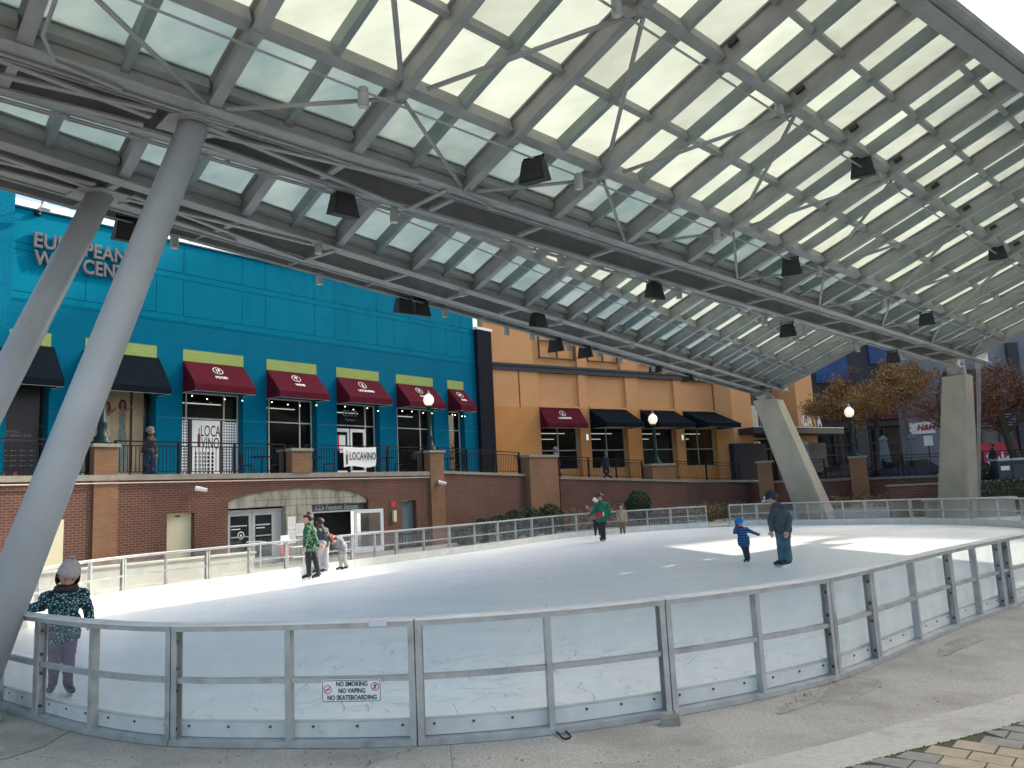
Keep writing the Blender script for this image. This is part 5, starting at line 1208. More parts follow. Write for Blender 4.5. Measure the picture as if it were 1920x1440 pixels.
# ------------------------------------------------------------------ terrace furniture
def chair_proto():
    t=thing('cafe_chair','','chair',(0,0,0),'black cafe chairs on the terrace'); mb=MB(); mb.box(-.2,-.2,.43,.2,.2,.46); mb.build('seat',DARK,t)
    mb=MB(); 
    for k in range(5): mb.box(-.18+.08*k,.19,.5,-.15+.08*k,.21,.88)
    mb.box(-.2,.18,.88,.2,.22,.93); mb.build('backrest',DARK,t)
    for sx_,sy_ in ((-1,-1),(1,-1),(-1,1),(1,1)): mb=MB(); mb.tube((sx_*.2,sy_*.2,0),(sx_*.18,sy_*.18,.44),.014,n=6); mb.build('leg',DARK,t)
    return t
def table_proto():
    t=thing('cafe_table','','table',(0,0,0),'black cafe tables on the terrace'); mb=MB(); mb.lathe((0,0,.71),[(.36,0),(.38,.01),(.38,.03),(.36,.035)],18); mb.build('table_top',DARK,t)
    mb=MB(); mb.tube((0,0,.03),(0,0,.71),.03,n=8); mb.lathe((0,0,0),[(.22,0),(.2,.03)],12); mb.build('pedestal',DARK,t); return t
ch=chair_proto(); tb=table_proto(); fc=ft_=True
spots=[(T1(16.2,3.02,-1.2),'beside the dotted door'),(T1(18.6,3.02,-1.3),'left of the banner'),(T1(22.2,3.02,-1.2),'right of the banner'),(T1(25.9,3.0,-1.2),'near the last blue window')]
for x,y_,dep,lab in ((1548,0,43,'behind the leaning pier'),(1635,0,42.5,'under the left closed umbrella'),(1685,0,41.5,'between the closed umbrellas')):
    p=at(x,880,dep); p.z=1.9; spots.append((p,lab))
for P,lab in spots:
    o=tb if ft_ else copy_tree(tb); ft_=False; o.location=P; o['label']='black round cafe table '+lab
    for k,(dx,a,w_) in enumerate(((-.55,1.57,'left'),(.55,-1.57,'right'))):
        c_=ch if fc else copy_tree(ch); fc=False; c_.location=(P.x+dx,P.y+.05,P.z); c_.rotation_euler=(0,0,a+.2*k); c_['label']='black slatted cafe chair on the %s of the table %s'%(w_,lab)
# banner
q0=T1(19.05,4.1,-.17); ban=thing('banner','white vinyl banner with black wine shop lettering tied to the railing','banner',q0)
mb=MB(); nu,nv=14,8
bw,bhh=1.62,.8
def bpt(u,v): return q0+D1*(u*bw)+Z*(-v*bhh*(1-.1*u)-.03*math.sin(u*3.14)+ (.05*v*math.sin(u*6)))+N1*(.07+.03*math.sin(u*7+v*2)+.05*max(0,v-.5)*math.sin(u*5))
vs=[bpt(i/nu,j/nv) for j in range(nv+1) for i in range(nu+1)]
mb.add(vs,[(j*(nu+1)+i,j*(nu+1)+i+1,(j+1)*(nu+1)+i+1,(j+1)*(nu+1)+i) for j in range(nv) for i in range(nu)]); mb.build('vinyl_sheet',WPRINT,ban,True)
text('banner_lettering','LOCAVINO',.42,q0+D1*.92-Z*.38+N1*.125,D1,Z,BLK,ban,ext=.001,bold=.006,sx=.62)
mb=MB(); mb.prism([q0+D1*(.1+x)+Z*(-.7+y)+N1*.122 for x,y in ((0,0),(.08,0),(.08,.35),(.055,.4),(.055,.55),(.025,.55),(.025,.4),(0,.35))],N1*.002); mb.build('bottle_mark',MATS['wine_bottle_print'],ban)
# closed umbrellas
def umb():
    t=thing('closed_umbrella','','umbrella',(0,0,0),'closed grey parasols on the terrace'); mb=MB(); mb.tube((0,0,0),(0,0,2.75),.025,n=8); mb.build('pole',DARK,t)
    n=14; prof=[(.3,1.0),(.26,1.5),(.2,2.1),(.17,2.25),(.25,2.4),(.05,2.65)]; mb=MB(); vs=[];fs=[]
    for r,z in prof:
        for k in range(n): a=6.283*k/n; rr=r*(1 if k%2 else .68); vs.append((rr*math.cos(a),rr*math.sin(a),z))
    for i in range(len(prof)-1):
        for k in range(n): fs.append((i*n+k,i*n+(k+1)%n,(i+1)*n+(k+1)%n,(i+1)*n+k))
    mb.add(vs,fs); mb.build('canvas',M('parasol_canvas',(.12,.15,.16),.8,var=.1),t); return t
u0=umb(); f1=True
for x,dep,lab in ((1513,43.5,'closed grey parasol just right of the leaning pier'),(1662,42,'closed grey parasol with white lettering, left of two'),(1716,41.5,'closed grey parasol left of the vertical pier')):
    o=u0 if f1 else copy_tree(u0); f1=False; p=at(x,880,dep); o.location=(p.x,p.y,1.85); o['label']=lab; o.scale=(1,1,.86)
# parked cars behind railing
def car(label,P,ang,col):
    t=thing('parked_car',label,'car',(P[0],P[1],P[2]),'cars parked behind the terrace'); O=V(P); d=V((math.cos(ang),math.sin(ang),0)); n=V((-d.y,d.x,0))
    f=lambda x,y,z: O+d*x+n*y+Z*z
    prof=[(-2.1,.35),(-2.15,.75),(-1.9,.95),(-1.2,1.0),(-.6,1.42),(.7,1.45),(1.35,1.02),(2.1,.85),(2.2,.5),(2.1,.3)]
    mb=MB(); mb.prism([f(x,-.85,z) for x,z in prof],n*1.7); b=mb.build('body',col,t)
    for s in (-.86,.855): mb=MB(); mb.prism([f(x,s,z) for x,z in ((-1.0,1.02),(-.55,1.36),(.65,1.38),(1.15,1.03))],n*.008); mb.build('side_window',GLASS,t)
    for x in (-1.35,1.35):
        for s in (-.87,.67): mb=MB(); mb.tube(f(x,s,.33),f(x,s+.2,.33),.33,n=18); w_=mb.build('wheel',DARK,t); mb=MB(); mb.tube(f(x,s-.01,.33),f(x,s+.21,.33),.18,n=12); mb.build('rim',ALU,w_)
    for s in (-.6,.6): mb=MB(); mb.tube(f(2.12,s,.68),f(2.2,s,.68),.09,n=10); mb.build('headlight',WPRINT,t)
CARP=M('car_dark',(.02,.022,.03),.2,metal=.3); CARB=M('car_blue',(.004,.01,.045),.2,metal=.3)
P=at(1585,885,52); car('dark parked car behind the railing left of the lamp pier',(P.x,P.y,1.45),.1,CARP); P=at(1672,885,51); car('black parked car behind the railing and cafe tables',(P.x,P.y,1.45),0,CARP); P=at(1722,885,49); car('dark blue parked car nearest the vertical pier',(P.x,P.y+1,1.45),-.1,CARB)
# traffic style white sign board on post near pier
P=at(1740,827,44); t=thing('street_sign','small white rectangular sign on a post left of the vertical pier','sign',(P.x,P.y,1.8)); mb=MB(); mb.tube((P.x,P.y,1.8),(P.x,P.y,P.z),.03,n=6); mb.build('sign_post',DARK,t); mb=MB(); mb.box(P.x-.25,P.y-.05,P.z-.25,P.x+.25,P.y-.03,P.z+.3); mb.build('sign_plate',WPRINT,t)
# ------------------------------------------------------------------ people
SKIN=M('skin',(.5,.28,.19),.55); SKIN2=M('skin_tan',(.36,.19,.12),.55); HAIRB=M('hair_dark',(.015,.01,.008),.6); LIPS=M('lips',(.35,.12,.1),.5); EYEM=M('eye_dark',(.02,.015,.012),.3)
DEN=M('denim',(.06,.12,.17),.85,var=.35,vs=5,bump=.1,bs=80); DEN2=M('denim_dark',(.02,.035,.06),.85,var=.3,vs=6); SKATE=M('skate_leather',(.012,.015,.03),.45); BLADE=M('blade_steel',(.7,.7,.72),.25,metal=.9)
def pose(name,label,P,H,ang,J,mats,hair=None,extra=None,group=None,bulk=1,skates=True,voxel=None,shoe=None):
    """J: joints in units of height, x=to the camera right, y=away, z=up before turning by ang"""
    root=thing(name,label,'person',P,group)
    O=V(P); X=V((math.cos(ang),math.sin(ang),0)); Y=V((-math.sin(ang),math.cos(ang),0))
    w=lambda q: O+X*q[0]*H+Y*q[1]*H+Z*q[2]*H
    caps=[]  # (a,b,ra,rb,matidx)
    g=lambda k: V(J[k])
    mi={k:i for i,k in enumerate(mats)}
    def cap(a,b,ra,rb,m): caps.append((a,b,ra,rb,m))
    hip,ch,nk,hd=g('hip'),g('chest'),g('neck'),g('head')
    sw=J.get('sw',.115)*bulk; side=V(J.get('side',(1,0,0))).normalized()
    top='top' if 'top' in mi else 'pants'
    sL,sR=ch-side*sw*.8,ch+side*sw*.8
    cap(hip,ch-(ch-hip)*.1,.088*bulk,.1*bulk,top); cap(ch,nk,.092*bulk,.045,top)
    cap(sL,sR,.058*bulk,.058*bulk,top); cap(hip-side*.04,hip+side*.04,.083*bulk,.083*bulk,top if J.get('long') else 'pants')
    if J.get('long'):
        cap(hip-side*.035+V((0,0,-.045)),hip+side*.035+V((0,0,-.045)),.088*bulk,.088*bulk,top); cap(hip-side*.03+V((0,0,.04)),hip+side*.03+V((0,0,.04)),.092*bulk,.092*bulk,top)
    cap(nk-V((0,0,.01)),hd,.034,.04,'skin')
    fd=V(J.get('face',(0,-1,0))).normalized(); upv=(hd-nk).normalized()
    hr_=.066 if H>1.4 else .078
    cap(hd-upv*.004,hd+upv*.028,hr_*.86,hr_*.9,'skin'); cap(hd+fd*.02-upv*.02,hd+fd*.026-upv*.03,hr_*.6,hr_*.5,'skin')
    cap(hd+fd*(hr_*.88)+upv*.005,hd+fd*(hr_*1.05)-upv*.012,.008,.012,'skin')
    fs_=fd.cross(upv).normalized()
    for s in (-1,1): cap(hd+fs_*s*hr_*.9+upv*.003,hd+fs_*s*hr_*.95+upv*.014,.01,.012,'skin')
    for s,sd in (('L',-1),('R',1)):
        sh=sL if s=='L' else sR; el,wr=g('el'+s),g('wr'+s)
        cap(sh,el,.046*bulk,.038*bulk,top); cap(el,wr,.038*bulk,.028*bulk,top)
        hm='hand'; d=(wr-el).normalized(); hdn=V(J.get('hd'+s,d)).normalized(); pl=hdn.orthogonal().normalized(); pl=(V(J.get('palm'+s,(0,1,0)))-hdn*V(J.get('palm'+s,(0,1,0))).dot(hdn)); pl=pl.normalized() if pl.length>.01 else hdn.orthogonal().normalized(); ac=hdn.cross(pl)
        pm=wr+hdn*.045; cap(wr,pm,.017,.02,hm); cap(pm-ac*.012,pm+ac*.012,.016,.016,hm)
        for f in range(4):
            b0=pm+ac*((f-1.5)*.0125)+hdn*.008; l=(.036,.043,.04,.03)[f]; m1=b0+hdn*l*.55+pl*.004; tip=m1+(hdn*.8+pl*.45).normalized()*l*.55
            cap(b0,m1,.0078,.007,hm); cap(m1,tip,.007,.0058,hm)
        tb_=pm-ac*.018-hdn*.025; cap(tb_,tb_+(hdn*.7-ac*.75).normalized()*.03,.009,.008,hm); cap(tb_+(hdn*.7-ac*.75).normalized()*.03,tb_+(hdn*.7-ac*.75).normalized()*.03+(hdn+pl*.3).normalized()*.022,.008,.006,hm)
        hp=hip+side*(.045*sd)*bulk; kn,an,to=g('kn'+s),g('an'+s),g('to'+s)
        lw=J.get('legw',1)
        cap(hp,kn,.066*lw,.046*lw,'pants'); cap(kn,an+(kn-an)*.12,.046*lw,.034*lw*J.get('cuff',1),'pants')
        cap(an+(kn-an)*.1,an,.034,.034,'shoe'); cap(an-V((0,0,.008)),to,.03,.024,'shoe'); cap(an-V((0,0,.012)),an-(to-an).normalized()*.02-V((0,0,.012)),.028,.026,'shoe')
    # shapes -> remesh
    mb=MB(); 
    def capsule(a,b,ra,rb):
        a,b=w(a),w(b); ra*=H;rb*=H; d=(b-a); L=d.length; d=d.normalized() if L>1e-6 else V((0,0,1)); x=d.orthogonal().normalized(); y=d.cross(x); n=12; vs=[];fs=[]
        rings=[(-1,0)]+[(-math.cos(t),math.sin(t)) for t in (.5,1.05,1.57)]; 
        prof=[(a+d*(ra*c),ra*s) for c,s in rings]+[(b+d*(rb*-c),rb*s) for c,s in rings[::-1]]
        for c,r in prof:
            for k in range(n): t=6.283*k/n; vs.append(c+(x*math.cos(t)+y*math.sin(t))*max(r,1e-4))
        for i in range(len(prof)-1):
            for k in range(n): fs.append((i*n+k,i*n+(k+1)%n,(i+1)*n+(k+1)%n,(i+1)*n+k))
        fs+= [tuple(range(n))[::-1],tuple((len(prof)-1)*n+k for k in range(n))]
        mb.add(vs,fs)
    for a,b,ra,rb,m in caps: capsule(a,b,ra,rb)
    o=mb.build('tmpbody',SKIN,root); md=o.modifiers.new('r','REMESH'); md.mode='VOXEL'; md.voxel_size=voxel or H*.0085; sm=o.modifiers.new('s','SMOOTH'); sm.factor=.5; sm.iterations=2
    dg=bpy.context.evaluated_depsgraph_get(); dg.update(); me=bpy.data.meshes.new_from_object(o.evaluated_get(dg)); bpy.data.objects.remove(o)
    me.materials.clear(); ks=list(mats)
    for k in ks: me.materials.append(mats[k])
    import numpy as np
    me.update(); nf=len(me.polygons); C_=np.empty(nf*3,'f'); me.polygons.foreach_get('center',C_); C_=C_.reshape(-1,3)
    bd=np.full(nf,1e9,'f'); bm=np.zeros(nf,'i')
    for a,b,ra,rb,m in caps:
        a=np.array(w(a)-O,'f'); b=np.array(w(b)-O,'f'); ab=b-a; t=np.clip(((C_-a)@ab)/max(float(ab@ab),1e-9),0,1); d=np.linalg.norm(C_-(a+t[:,None]*ab),axis=1)-(ra+(rb-ra)*t)*H
        k=d<bd; bd[k]=d[k]; bm[k]=mi[m]
    me.polygons.foreach_set('material_index',bm); me.polygons.foreach_set('use_smooth',np.ones(nf,bool))
    nv=len(me.vertices); co=np.empty(nv*3,'f'); me.vertices.foreach_get('co',co); co=co.reshape(-1,3); no=np.empty(nv*3,'f'); me.vertices.foreach_get('normal',no); no=no.reshape(-1,3)
    far=np.linalg.norm(co-np.array(w(hd)-O,'f'),axis=1)>.13*H
    nz=np.array([(noise.noise((c[0]*22,c[1]*22,c[2]*22))*.006+noise.noise((c[0]*14,c[1]*14,c[2]*34))*.004) for c in co.tolist()],'f')*H*.9*far
    co+=no*nz[:,None]; me.vertices.foreach_set('co',co.ravel()); me.update()
    b=ln(bpy.data.objects.new('body',me)); b.parent=root
    # face details
    e=MB()
    for s in (-1,1): q=w(hd+fd*hr_*.82+fs_*s*.025+upv*.012); e.lathe(q-V((0,0,.006*H)),[(.001,0),(.006*H,.004*H),(.006*H,.008*H),(.001,.012*H)],8)
    e.build('eyes',EYEM,root)
    e=MB(); q=w(hd+fd*hr_*.9-upv*.032); xs=X*fs_.x+Y*fs_.y; xs=xs.normalized() if xs.length>.1 else X; e.tube(q-xs*.014*H,q+xs*.014*H,.004*H,n=6); e.build('mouth',LIPS,root)
    def shell(c,rx,rz,mat,nm,cut=-.2,back=0):
        opn=nm=='hair'
        vs=[];fs=[];n=20;m_=10;c=w(c); fwd=(X*fd.x+Y*fd.y+Z*fd.z).normalized(); u=(X*upv.x+Y*upv.y+Z*upv.z).normalized(); sd2=fwd.cross(u).normalized(); fw2=u.cross(sd2)
        for j in range(m_+1):
            ph=math.pi/2-(math.pi/2-math.asin(max(-.99,cut)))*j/m_
            for k in range(n):
                t=6.283*k/n; cc=math.cos(ph)
                low=1.0
                vs.append(c+sd2*(rx*H*cc*math.cos(t))+fw2*(rx*H*1.08*cc*math.sin(t)*1.0-back*H*(1-math.sin(ph)))+u*(rz*H*math.sin(ph)))
        for j in range(m_):
            for k in range(n):
                if opn and math.sin(6.283*(k+.5)/n)>.3 and (math.pi/2-(math.pi/2-math.asin(max(-.99,cut)))*(j+.5)/m_)<.55: continue
                fs.append((j*n+k,(j+1)*n+k,(j+1)*n+(k+1)%n,j*n+(k+1)%n))
        mb=MB(); mb.add(vs,fs); ob_=mb.build(nm,mat,root,True); sm=ob_.modifiers.new('s','SOLIDIFY'); sm.thickness=.008*H; sm.offset=1; return ob_
    root_info=dict(w=w,hd=hd,fd=fd,upv=upv,hr=hr_,shell=shell,root=root,X=X,Y=Y,H=H)
    if skates:
        for s in 'LR':
            an,to=g('an'+s),g('to'+s); d=(to-an); d.z=0; d=d.normalized(); mb=MB(); z=.0
            a=w(V((an.x,an.y,0))-d*.03); b_=w(V((to.x,to.y,0))+d*.015)
            lift=(w(to).z-w(V((to.x,to.y,.022))).z); lift=max(0,lift-.02*H)
            A=a+Z*lift;B=b_+Z*lift
            mb.beam(A,B,.006,.03*H); mb.beam(A.lerp(B,.1)+Z*.03*H,A.lerp(B,.25)+Z*.03*H,.03*H,.015*H); mb.beam(A.lerp(B,.6)+Z*.03*H,A.lerp(B,.85)+Z*.03*H,.03*H,.012*H)
            mb.build('skate_blade',BLADE,root)
    return root_info
def stand(**k):
    J=dict(hip=(0,0,.53),chest=(0,0,.74),neck=(0,0,.83),head=(0,-.01,.905),elL=(-.15,0,.62),wrL=(-.155,-.03,.49),elR=(.15,0,.62),wrR=(.155,-.03,.49),knL=(-.05,-.01,.3),anL=(-.055,0,.075),toL=(-.06,-.09,.045),knR=(.05,-.01,.3),anR=(.055,0,.075),toR=(.06,-.09,.045))
    J.update(k); return J
def IP(x,y): P=gz(x,y,IZ); return P
toc=lambda P: math.atan2(-P.x,P.y)*-1 if 0 else -math.atan2(P.x,P.y)
# man in denim shirt, looking down to his right (picture left), seen from the side
P=IP(1472,1062)
SHIRT=M('dark_chambray',(.05,.063,.078),.85,var=.3,vs=5,bump=.1,bs=70)
J=stand(hip=(.02,0,.52),chest=(-.0,-.0,.73),neck=(-.055,-.01,.815),head=(-.085,-.03,.875),face=(-.85,-.35,-.45),elL=(-.13,-.04,.6),wrL=(-.125,-.08,.47),elR=(.11,-.06,.6),wrR=(.07,-.12,.46),knL=(-.03,-.03,.3),anL=(-.03,.02,.075),toL=(-.12,-.02,.045),knR=(.045,-.03,.3),anR=(.055,-.04,.075),toR=(-.025,-.1,.045),long=1,sw=.1,side=(.8,.6,0),legw=1.12,cuff=1.25)
I=pose('person','man in a dark blue shirt, jeans and white fronted cap looking down on the ice',P,1.82,toc(P),J,dict(top=SHIRT,pants=DEN,skin=SKIN,hand=SKIN,shoe=SKATE))
CAPM=M('cap_navy',(.012,.018,.05),.8); CAPW=M('cap_white',(.65,.65,.66),.8)
I['shell'](I['hd']+I['upv']*.012,.072,.07,HAIRB,'hair',cut=-.4,back=.008); I['shell'](I['hd']+I['upv']*.026,.077,.075,CAPM,'cap',cut=.12)
def brim(I,mat,l=.075,up=.032,nm='cap_brim'):
    w,hd,fd,uv,H=I['w'],I['hd'],I['fd'],I['upv'],I['H']; f=(fd-uv*fd.dot(uv)).normalized(); s=f.cross(uv); c=hd+uv*up+f*.06; mb=MB()
    pts_=[w(c+s*(.06*math.cos(t))+f*(l*math.sin(t))) for t in [math.pi*k/10 for k in range(11)]]; mb.prism(pts_,V((0,0,.008))); mb.build(nm,mat,I['root'])
brim(I,CAPW)
w_,hd_,f_=I['w'],I['hd'],I['fd']; mb=MB(); c=hd_+I['upv']*.055+f_*.055; mb.lathe(w_(c)-V((0,0,.05)),[(.04,0),(.06,.03),(.045,.08),(.01,.1)],12); mb.build('cap_front',CAPW,I['root'],True)
# small child in blue
STR=bpy.data.materials.new('blue_striped_jacket'); STR.use_nodes=True; n=STR.node_tree.nodes; L=STR.node_tree.links; wv=n.new('ShaderNodeTexWave'); wv.bands_direction='Z'; wv.inputs['Scale'].default_value=4.6; wv.inputs['Distortion'].default_value=.6; ge=n.new('ShaderNodeNewGeometry'); cr=n.new('ShaderNodeValToRGB'); cr.color_ramp.elements[0].color=(.008,.035,.16,1); cr.color_ramp.elements[1].color=(.04,.15,.32,1); cr.color_ramp.elements[0].position=.6; cr.color_ramp.elements[1].position=.75; L.new(ge.outputs['Position'],wv.inputs[0]); L.new(wv.outputs['Fac'],cr.inputs[0]); L.new(cr.outputs[0],n['Principled BSDF'].inputs['Base Color']); n['Principled BSDF'].inputs['Roughness'].default_value=.8
P=IP(1398,1055)
J=stand(hip=(.0,0,.47),chest=(-.03,-.02,.7),neck=(-.05,-.03,.79),head=(-.06,-.05,.86),face=(-.3,-.9,-.3),elL=(-.17,-.06,.66),wrL=(-.135,-.1,.76),hdL=(.2,0,1),elR=(.13,-.04,.68),wrR=(.27,-.05,.62),hdR=(1,0,-.35),knL=(.0,-.03,.27),anL=(.025,.01,.085),toL=(-.02,-.08,.05),knR=(.05,-.02,.28),anR=(.075,.0,.085),toR=(.06,-.09,.05),long=1,legw=1.1,sw=.12)
GLV=M('magenta_glove',(.2,.02,.06),.8)
I=pose('person','small child in blue hat, striped blue jacket and purple gloves, one arm out',P,1.16,toc(P),J,dict(top=STR,pants=DEN2,skin=SKIN,hand=GLV,shoe=SKATE),bulk=1.12)
BH=M('bright_blue_knit',(.01,.18,.55),.9,bump=.3,bs=90); I['shell'](I['hd']+I['upv']*.022,.092,.085,BH,'beanie',cut=-.05)
# woman in green patterned jersey
GJ=bpy.data.materials.new('green_pattern_jersey'); GJ.use_nodes=True; n=GJ.node_tree.nodes; L=GJ.node_tree.links; nz=n.new('ShaderNodeTexNoise'); nz.inputs['Scale'].default_value=9; nz.inputs['Detail'].default_value=2; mp=n.new('ShaderNodeMapping'); mp.inputs['Scale'].default_value=(1,1,1.7); ge=n.new('ShaderNodeNewGeometry'); cr=n.new('ShaderNodeValToRGB'); cr.color_ramp.interpolation='CONSTANT'; e=cr.color_ramp.elements; e[0].color=(.01,.02,.015,1); e[1].position=.42; e[1].color=(.02,.13,.05,1); q=e.new(.54); q.color=(.005,.04,.03,1); q=e.new(.6); q.color=(.32,.35,.24,1); q=e.new(.65); q.color=(.03,.12,.05,1); L.new(ge.outputs['Position'],mp.inputs[0]); L.new(mp.outputs[0],nz.inputs[0]); L.new(nz.outputs[0],cr.inputs[0]); L.new(cr.outputs[0],n['Principled BSDF'].inputs['Base Color']); n['Principled BSDF'].inputs['Roughness'].default_value=.8
BLP=M('black_leggings',(.008,.009,.013),.7)
P=IP(584,1087)
J=stand(hip=(-.02,0,.52),chest=(-.015,-.0,.73),neck=(-.03,0,.82),head=(-.045,-.02,.885),face=(-.95,-.3,-.12),elL=(-.08,-.12,.6),wrL=(-.09,-.13,.5),elR=(.06,-.06,.6),wrR=(.1,-.1,.5),hdR=(.9,-.1,-.3),knL=(-.04,-.03,.3),anL=(-.035,.03,.075),toL=(-.12,.0,.045),knR=(.06,-.01,.3),anR=(.1,.0,.075),toR=(.02,-.03,.045),long=1,side=(.35,.93,0),sw=.1,legw=.98)
I=pose('person','woman with a hair bun in green patterned jersey and black leggings',P,1.82,toc(P),J,dict(top=GJ,pants=BLP,skin=SKIN,hand=SKIN,shoe=SKATE))
I['shell'](I['hd']+I['upv']*.01-I['fd']*.006,.067,.068,HAIRB,'hair',cut=-.4,back=.008); mb=MB(); mb.lathe(I['w'](I['hd']+V((.02,0,.06))),[(.01,0),(.045,.02),(.055,.05),(.04,.085),(.01,.1)],12); mb.build('hair_bun',HAIRB,I['root'],True)
# person in dark jacket and grey sweatpants
PK=M('puffer_dark',(.02,.02,.028),.6,var=.2,vs=8); SW=M('grey_sweatpants',(.36,.35,.35),.9,var=.1,vs=6); RED=M('orange_red_knit',(.6,.05,.01),.9)
P=IP(604,1075)
J=stand(hip=(.03,0,.52),chest=(.0,0,.73),neck=(-.01,0,.82),head=(-.03,-.02,.885),face=(-.9,.4,0),elL=(-.1,.05,.6),wrL=(-.08,-.02,.5),elR=(.13,-.02,.61),wrR=(.16,.04,.54),hdR=(1,0,-.1),long=0,side=(.6,.8,0),legw=1.2,cuff=1.3,knL=(-.04,0,.3),anL=(-.06,0,.075),toL=(-.14,-.02,.045),knR=(.06,-.01,.3),anR=(.07,0,.075),toR=(-.01,-.03,.045))
I=pose('person','person in a dark puffer jacket and light grey sweatpants behind the green jersey woman',P,1.66,toc(P),J,dict(top=PK,pants=SW,skin=SKIN2,hand=SKIN2,shoe=SKATE),bulk=1.12)
I['shell'](I['hd']+I['upv']*.01,.068,.068,HAIRB,'hair',cut=-.4,back=.008)
# bent child with orange hat
GC=M('grey_patterned_coat',(.3,.3,.33),.85,col2=(.16,.16,.2),vs=14)
P=IP(640,1070)
J=stand(hip=(.04,0,.5),chest=(-.07,-.0,.72),neck=(-.14,-.02,.74),head=(-.2,-.04,.74),face=(-.5,-.3,-.8),elL=(-.2,.05,.72),wrL=(-.33,.06,.77),hdL=(-1,0,.1),elR=(-.17,-.08,.68),wrR=(-.3,-.05,.73),hdR=(-1,0,.1),knL=(-.02,0,.28),anL=(.0,0,.085),toL=(-.1,-.03,.05),knR=(.07,0,.28),anR=(.12,.0,.085),toR=(.03,-.04,.05),long=1,side=(.2,.97,0),legw=1.15)
I=pose('person','child in a grey coat and orange hat bending forward and holding on',P,1.3,toc(P),J,dict(top=GC,pants=SW,skin=SKIN,hand=SKIN,shoe=SKATE),bulk=1.15); I['shell'](I['hd']+I['upv']*.02,.09,.085,RED,'beanie',cut=-.35)
# green sweater skater
GS=M('green_sweater',(.005,.12,.06),.85,var=.2,vs=8); RB=M('red_bag',(.4,.01,.03),.6)
P=IP(1132,1016)
J=stand(hip=(.0,0,.53),chest=(.0,0,.73),neck=(-.01,0,.82),head=(-.03,-.02,.885),face=(-.5,-.8,-.2),elL=(-.14,-.05,.64),wrL=(-.24,-.08,.55),hdL=(-.8,0,-.5),elR=(.14,.0,.62),wrR=(.17,-.02,.52),knL=(-.02,.02,.3),anL=(-.02,.05,.1),toL=(-.06,.0,.07),knR=(.01,-.01,.3),anR=(.02,0,.075),toR=(-.05,-.08,.045),long=1,sw=.125)
I=pose('person','skater in a loose green sweater and black trousers with a red bag at the waist',P,1.93,toc(P),J,dict(top=GS,pants=BLP,skin=SKIN2,hand=RB,shoe=SKATE),bulk=1.12)
I['shell'](I['hd']+I['upv']*.01,.078,.074,HAIRB,'hair',cut=-.5,back=.02); mb=MB(); mb.lathe(I['w'](I['hd']+V((.0,0,.06))),[(.01,0),(.08,.01),(.06,.07),(.02,.12)],12); mb.build('knit_hat',HAIRB,I['root'],True)
mb=MB(); q=I['w'](V((-.07,-.09,.55))); mb.lathe(q-V((0,0,.14)),[(.03,0),(.13,.04),(.14,.16),(.08,.24),(.02,.26)],14); b_=mb.build('red_bag',RB,I['root'],True)
mb=MB(); q=I['w'](V((.03,-.105,.6))); mb.lathe(q-V((0,0,.16)),[(.01,0),(.03,.06),(.03,.12),(.01,.18)],10); mb.build('sweater_emblem',CAPW,I['root'],True)
# second skater behind
MU=M('muted_brown_coat',(.2,.14,.1),.85,var=.2)
P=IP(1121,1006)
J=stand(elL=(-.14,-.03,.66),wrL=(-.2,-.05,.72),hdL=(-.5,0,.6),long=1,face=(-.6,-.6,-.1))
I=pose('person','person in a pinkish brown jacket mostly hidden behind the green sweater skater',P,1.72,toc(P),J,dict(top=MU,pants=BLP,skin=SKIN,hand=SKIN,shoe=SKATE)); I['shell'](I['hd']+I['upv']*.012,.076,.078,CAPW,'white_hat',cut=-.1)
# beige coat child
BG=M('beige_coat',(.3,.24,.16),.85,var=.15); OLV=M('olive_trousers',(.14,.11,.045),.85)
P=IP(1168,1002); J=stand(elL=(-.15,-.03,.64),wrL=(-.13,-.1,.55),long=1,face=(-.5,-.8,-.2),legw=1.15)
I=pose('person','child in a beige coat and olive trousers standing by the far barrier',P,1.36,toc(P),J,dict(top=BG,pants=OLV,skin=SKIN,hand=SKIN,shoe=SKATE),bulk=1.2); I['shell'](I['hd']+I['upv']*.012,.09,.09,HAIRB,'hair',cut=-.4,back=.008)
# near girl
LEO=bpy.data.materials.new('teal_leopard_fleece'); LEO.use_nodes=True; n=LEO.node_tree.nodes; L=LEO.node_tree.links; vo=n.new('ShaderNodeTexVoronoi'); vo.inputs['Scale'].default_value=26; vo.feature='DISTANCE_TO_EDGE'; mp=n.new('ShaderNodeMapping'); mp.inputs['Rotation'].default_value=(0,.5,.4); mp.inputs['Scale'].default_value=(1,1,1.8); nz=n.new('ShaderNodeTexNoise'); nz.inputs['Scale'].default_value=8; ge=n.new('ShaderNodeNewGeometry'); cr=n.new('ShaderNodeValToRGB'); cr.color_ramp.interpolation='CONSTANT'; e=cr.color_ramp.elements; e[0].color=(.01,.015,.02,1); e[1].position=.17; e[1].color=(.12,.34,.36,1); q=e.new(.3); q.color=(.4,.5,.52,1); L.new(ge.outputs['Position'],mp.inputs[0]); L.new(mp.outputs[0],vo.inputs['Vector']); L.new(vo.outputs['Distance'],cr.inputs[0]); L.new(cr.outputs[0],n['Principled BSDF'].inputs['Base Color']); n['Principled BSDF'].inputs['Roughness'].default_value=.95
PUR=M('purple_leggings',(.12,.06,.14),.8,var=.2,vs=9); KN=M('pale_pink_knit',(.52,.44,.43),.95,var=.1,vs=30,bump=.8,bs=110)
P=IP(118,1303)
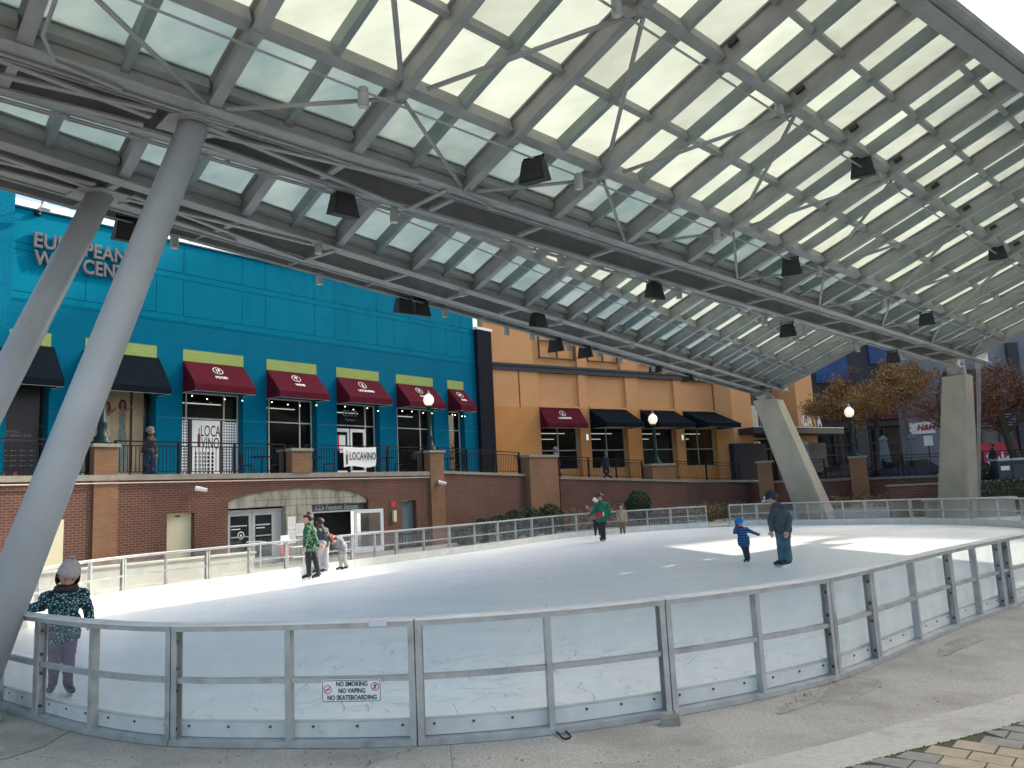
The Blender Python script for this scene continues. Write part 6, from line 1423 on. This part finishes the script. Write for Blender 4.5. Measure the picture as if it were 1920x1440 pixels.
J=stand(hip=(-.02,0,.5),chest=(-.01,-.02,.73),neck=(.0,-.025,.81),head=(.01,-.045,.872),face=(.08,-.93,-.35),elL=(-.16,.0,.68),wrL=(-.3,.0,.66),hdL=(-1,0,-.1),elR=(.15,-.02,.63),wrR=(.17,-.1,.54),hdR=(.3,-.6,-.7),knL=(-.06,-.01,.28),anL=(-.07,.05,.09),toL=(-.09,-.02,.05),knR=(.03,-.04,.29),anR=(.03,-.02,.08),toR=(.06,-.12,.045),long=1,sw=.125,legw=1.05)
I=pose('person','girl in teal leopard fleece, purple leggings and pale bobble hat',P,1.47,toc(P),J,dict(top=LEO,pants=PUR,skin=SKIN,hand=SKIN,shoe=SKATE),bulk=1.12,voxel=.0085)
I['shell'](I['hd']-I['fd']*.01+I['upv']*.0,.08,.09,HAIRB,'hair',cut=-.7,back=.01)
I['shell'](I['hd']+I['upv']*.036,.074,.115,KN,'knit_hat',cut=.02)
mb=MB(); rn=random.Random(9); c=I['w'](I['hd']+I['upv']*.16); 
for k in range(260): 
    d=V((rn.gauss(0,1),rn.gauss(0,1),rn.gauss(0,1))).normalized(); mb.tube(c,c+d*rn.uniform(.03,.04),.004,.002,n=4)
mb.build('bobble',M('bobble_grey',(.5,.47,.46),.95),I['root'])
mb=MB(); c=I['w'](V((0,-.03,.79))); mb.lathe(c-V((0,0,.03)),[(.12,0),(.135,.03),(.12,.07),(.08,.09)],18); mb.build('collar',HAIRB,I['root'],True)
# people on the terrace
def ped(lab,P,H,mats,sg=1,hat=HAIRB):
    J=stand(knL=(-.08,0,.29),anL=(-.15*sg,0,.07),toL=(-.15*sg-.07*sg,0,.04),knR=(.07,0,.29),anR=(.13*sg,0,.06),toR=(.13*sg-.07*sg,0,.03),face=(-sg,-.2,-.05),side=(.4,.9,0),elL=(-.1,-.1,.63),wrL=(-.13,-.08,.52),elR=(.08,.1,.62),wrR=(.1,.1,.5))
    I=pose('person',lab,P,H,toc(P),J,mats,skates=False,voxel=.018); I['shell'](I['hd']+I['upv']*.01,.076,.074,hat,'hair',cut=-.3)
NV=M('navy_coat',(.012,.014,.035),.8); GYC=M('grey_hood_coat',(.16,.16,.2),.8,var=.2)
P=at(1043,880,42.5); P.z=2.7; ped('walker in a grey hooded coat carrying dark bags behind the railing, leftmost of two',P,1.72,dict(top=GYC,pants=NV,skin=SKIN2,hand=SKIN2,shoe=DARK),1,GYC)
P=at(1137,880,45.0); P.z=2.5; ped('walker in dark clothes with a white chest logo behind the railing of the orange building',P,1.72,dict(top=NV,pants=NV,skin=SKIN2,hand=SKIN2,shoe=DARK),-1)
P=T1(12.3,3.0,-1.6); ped('person in a black sweatshirt and dark jeans beside the fashion poster',P,1.78,dict(top=BLP,pants=DEN2,skin=SKIN2,hand=SKIN2,shoe=DARK),-1,M('cap_grey',(.15,.14,.16),.8))
P=at(1866,880,39.5); P.z=1.75; ped('person in dark clothes standing behind the waste bins',P,1.6,dict(top=NV,pants=NV,skin=SKIN2,hand=SKIN2,shoe=DARK),1)
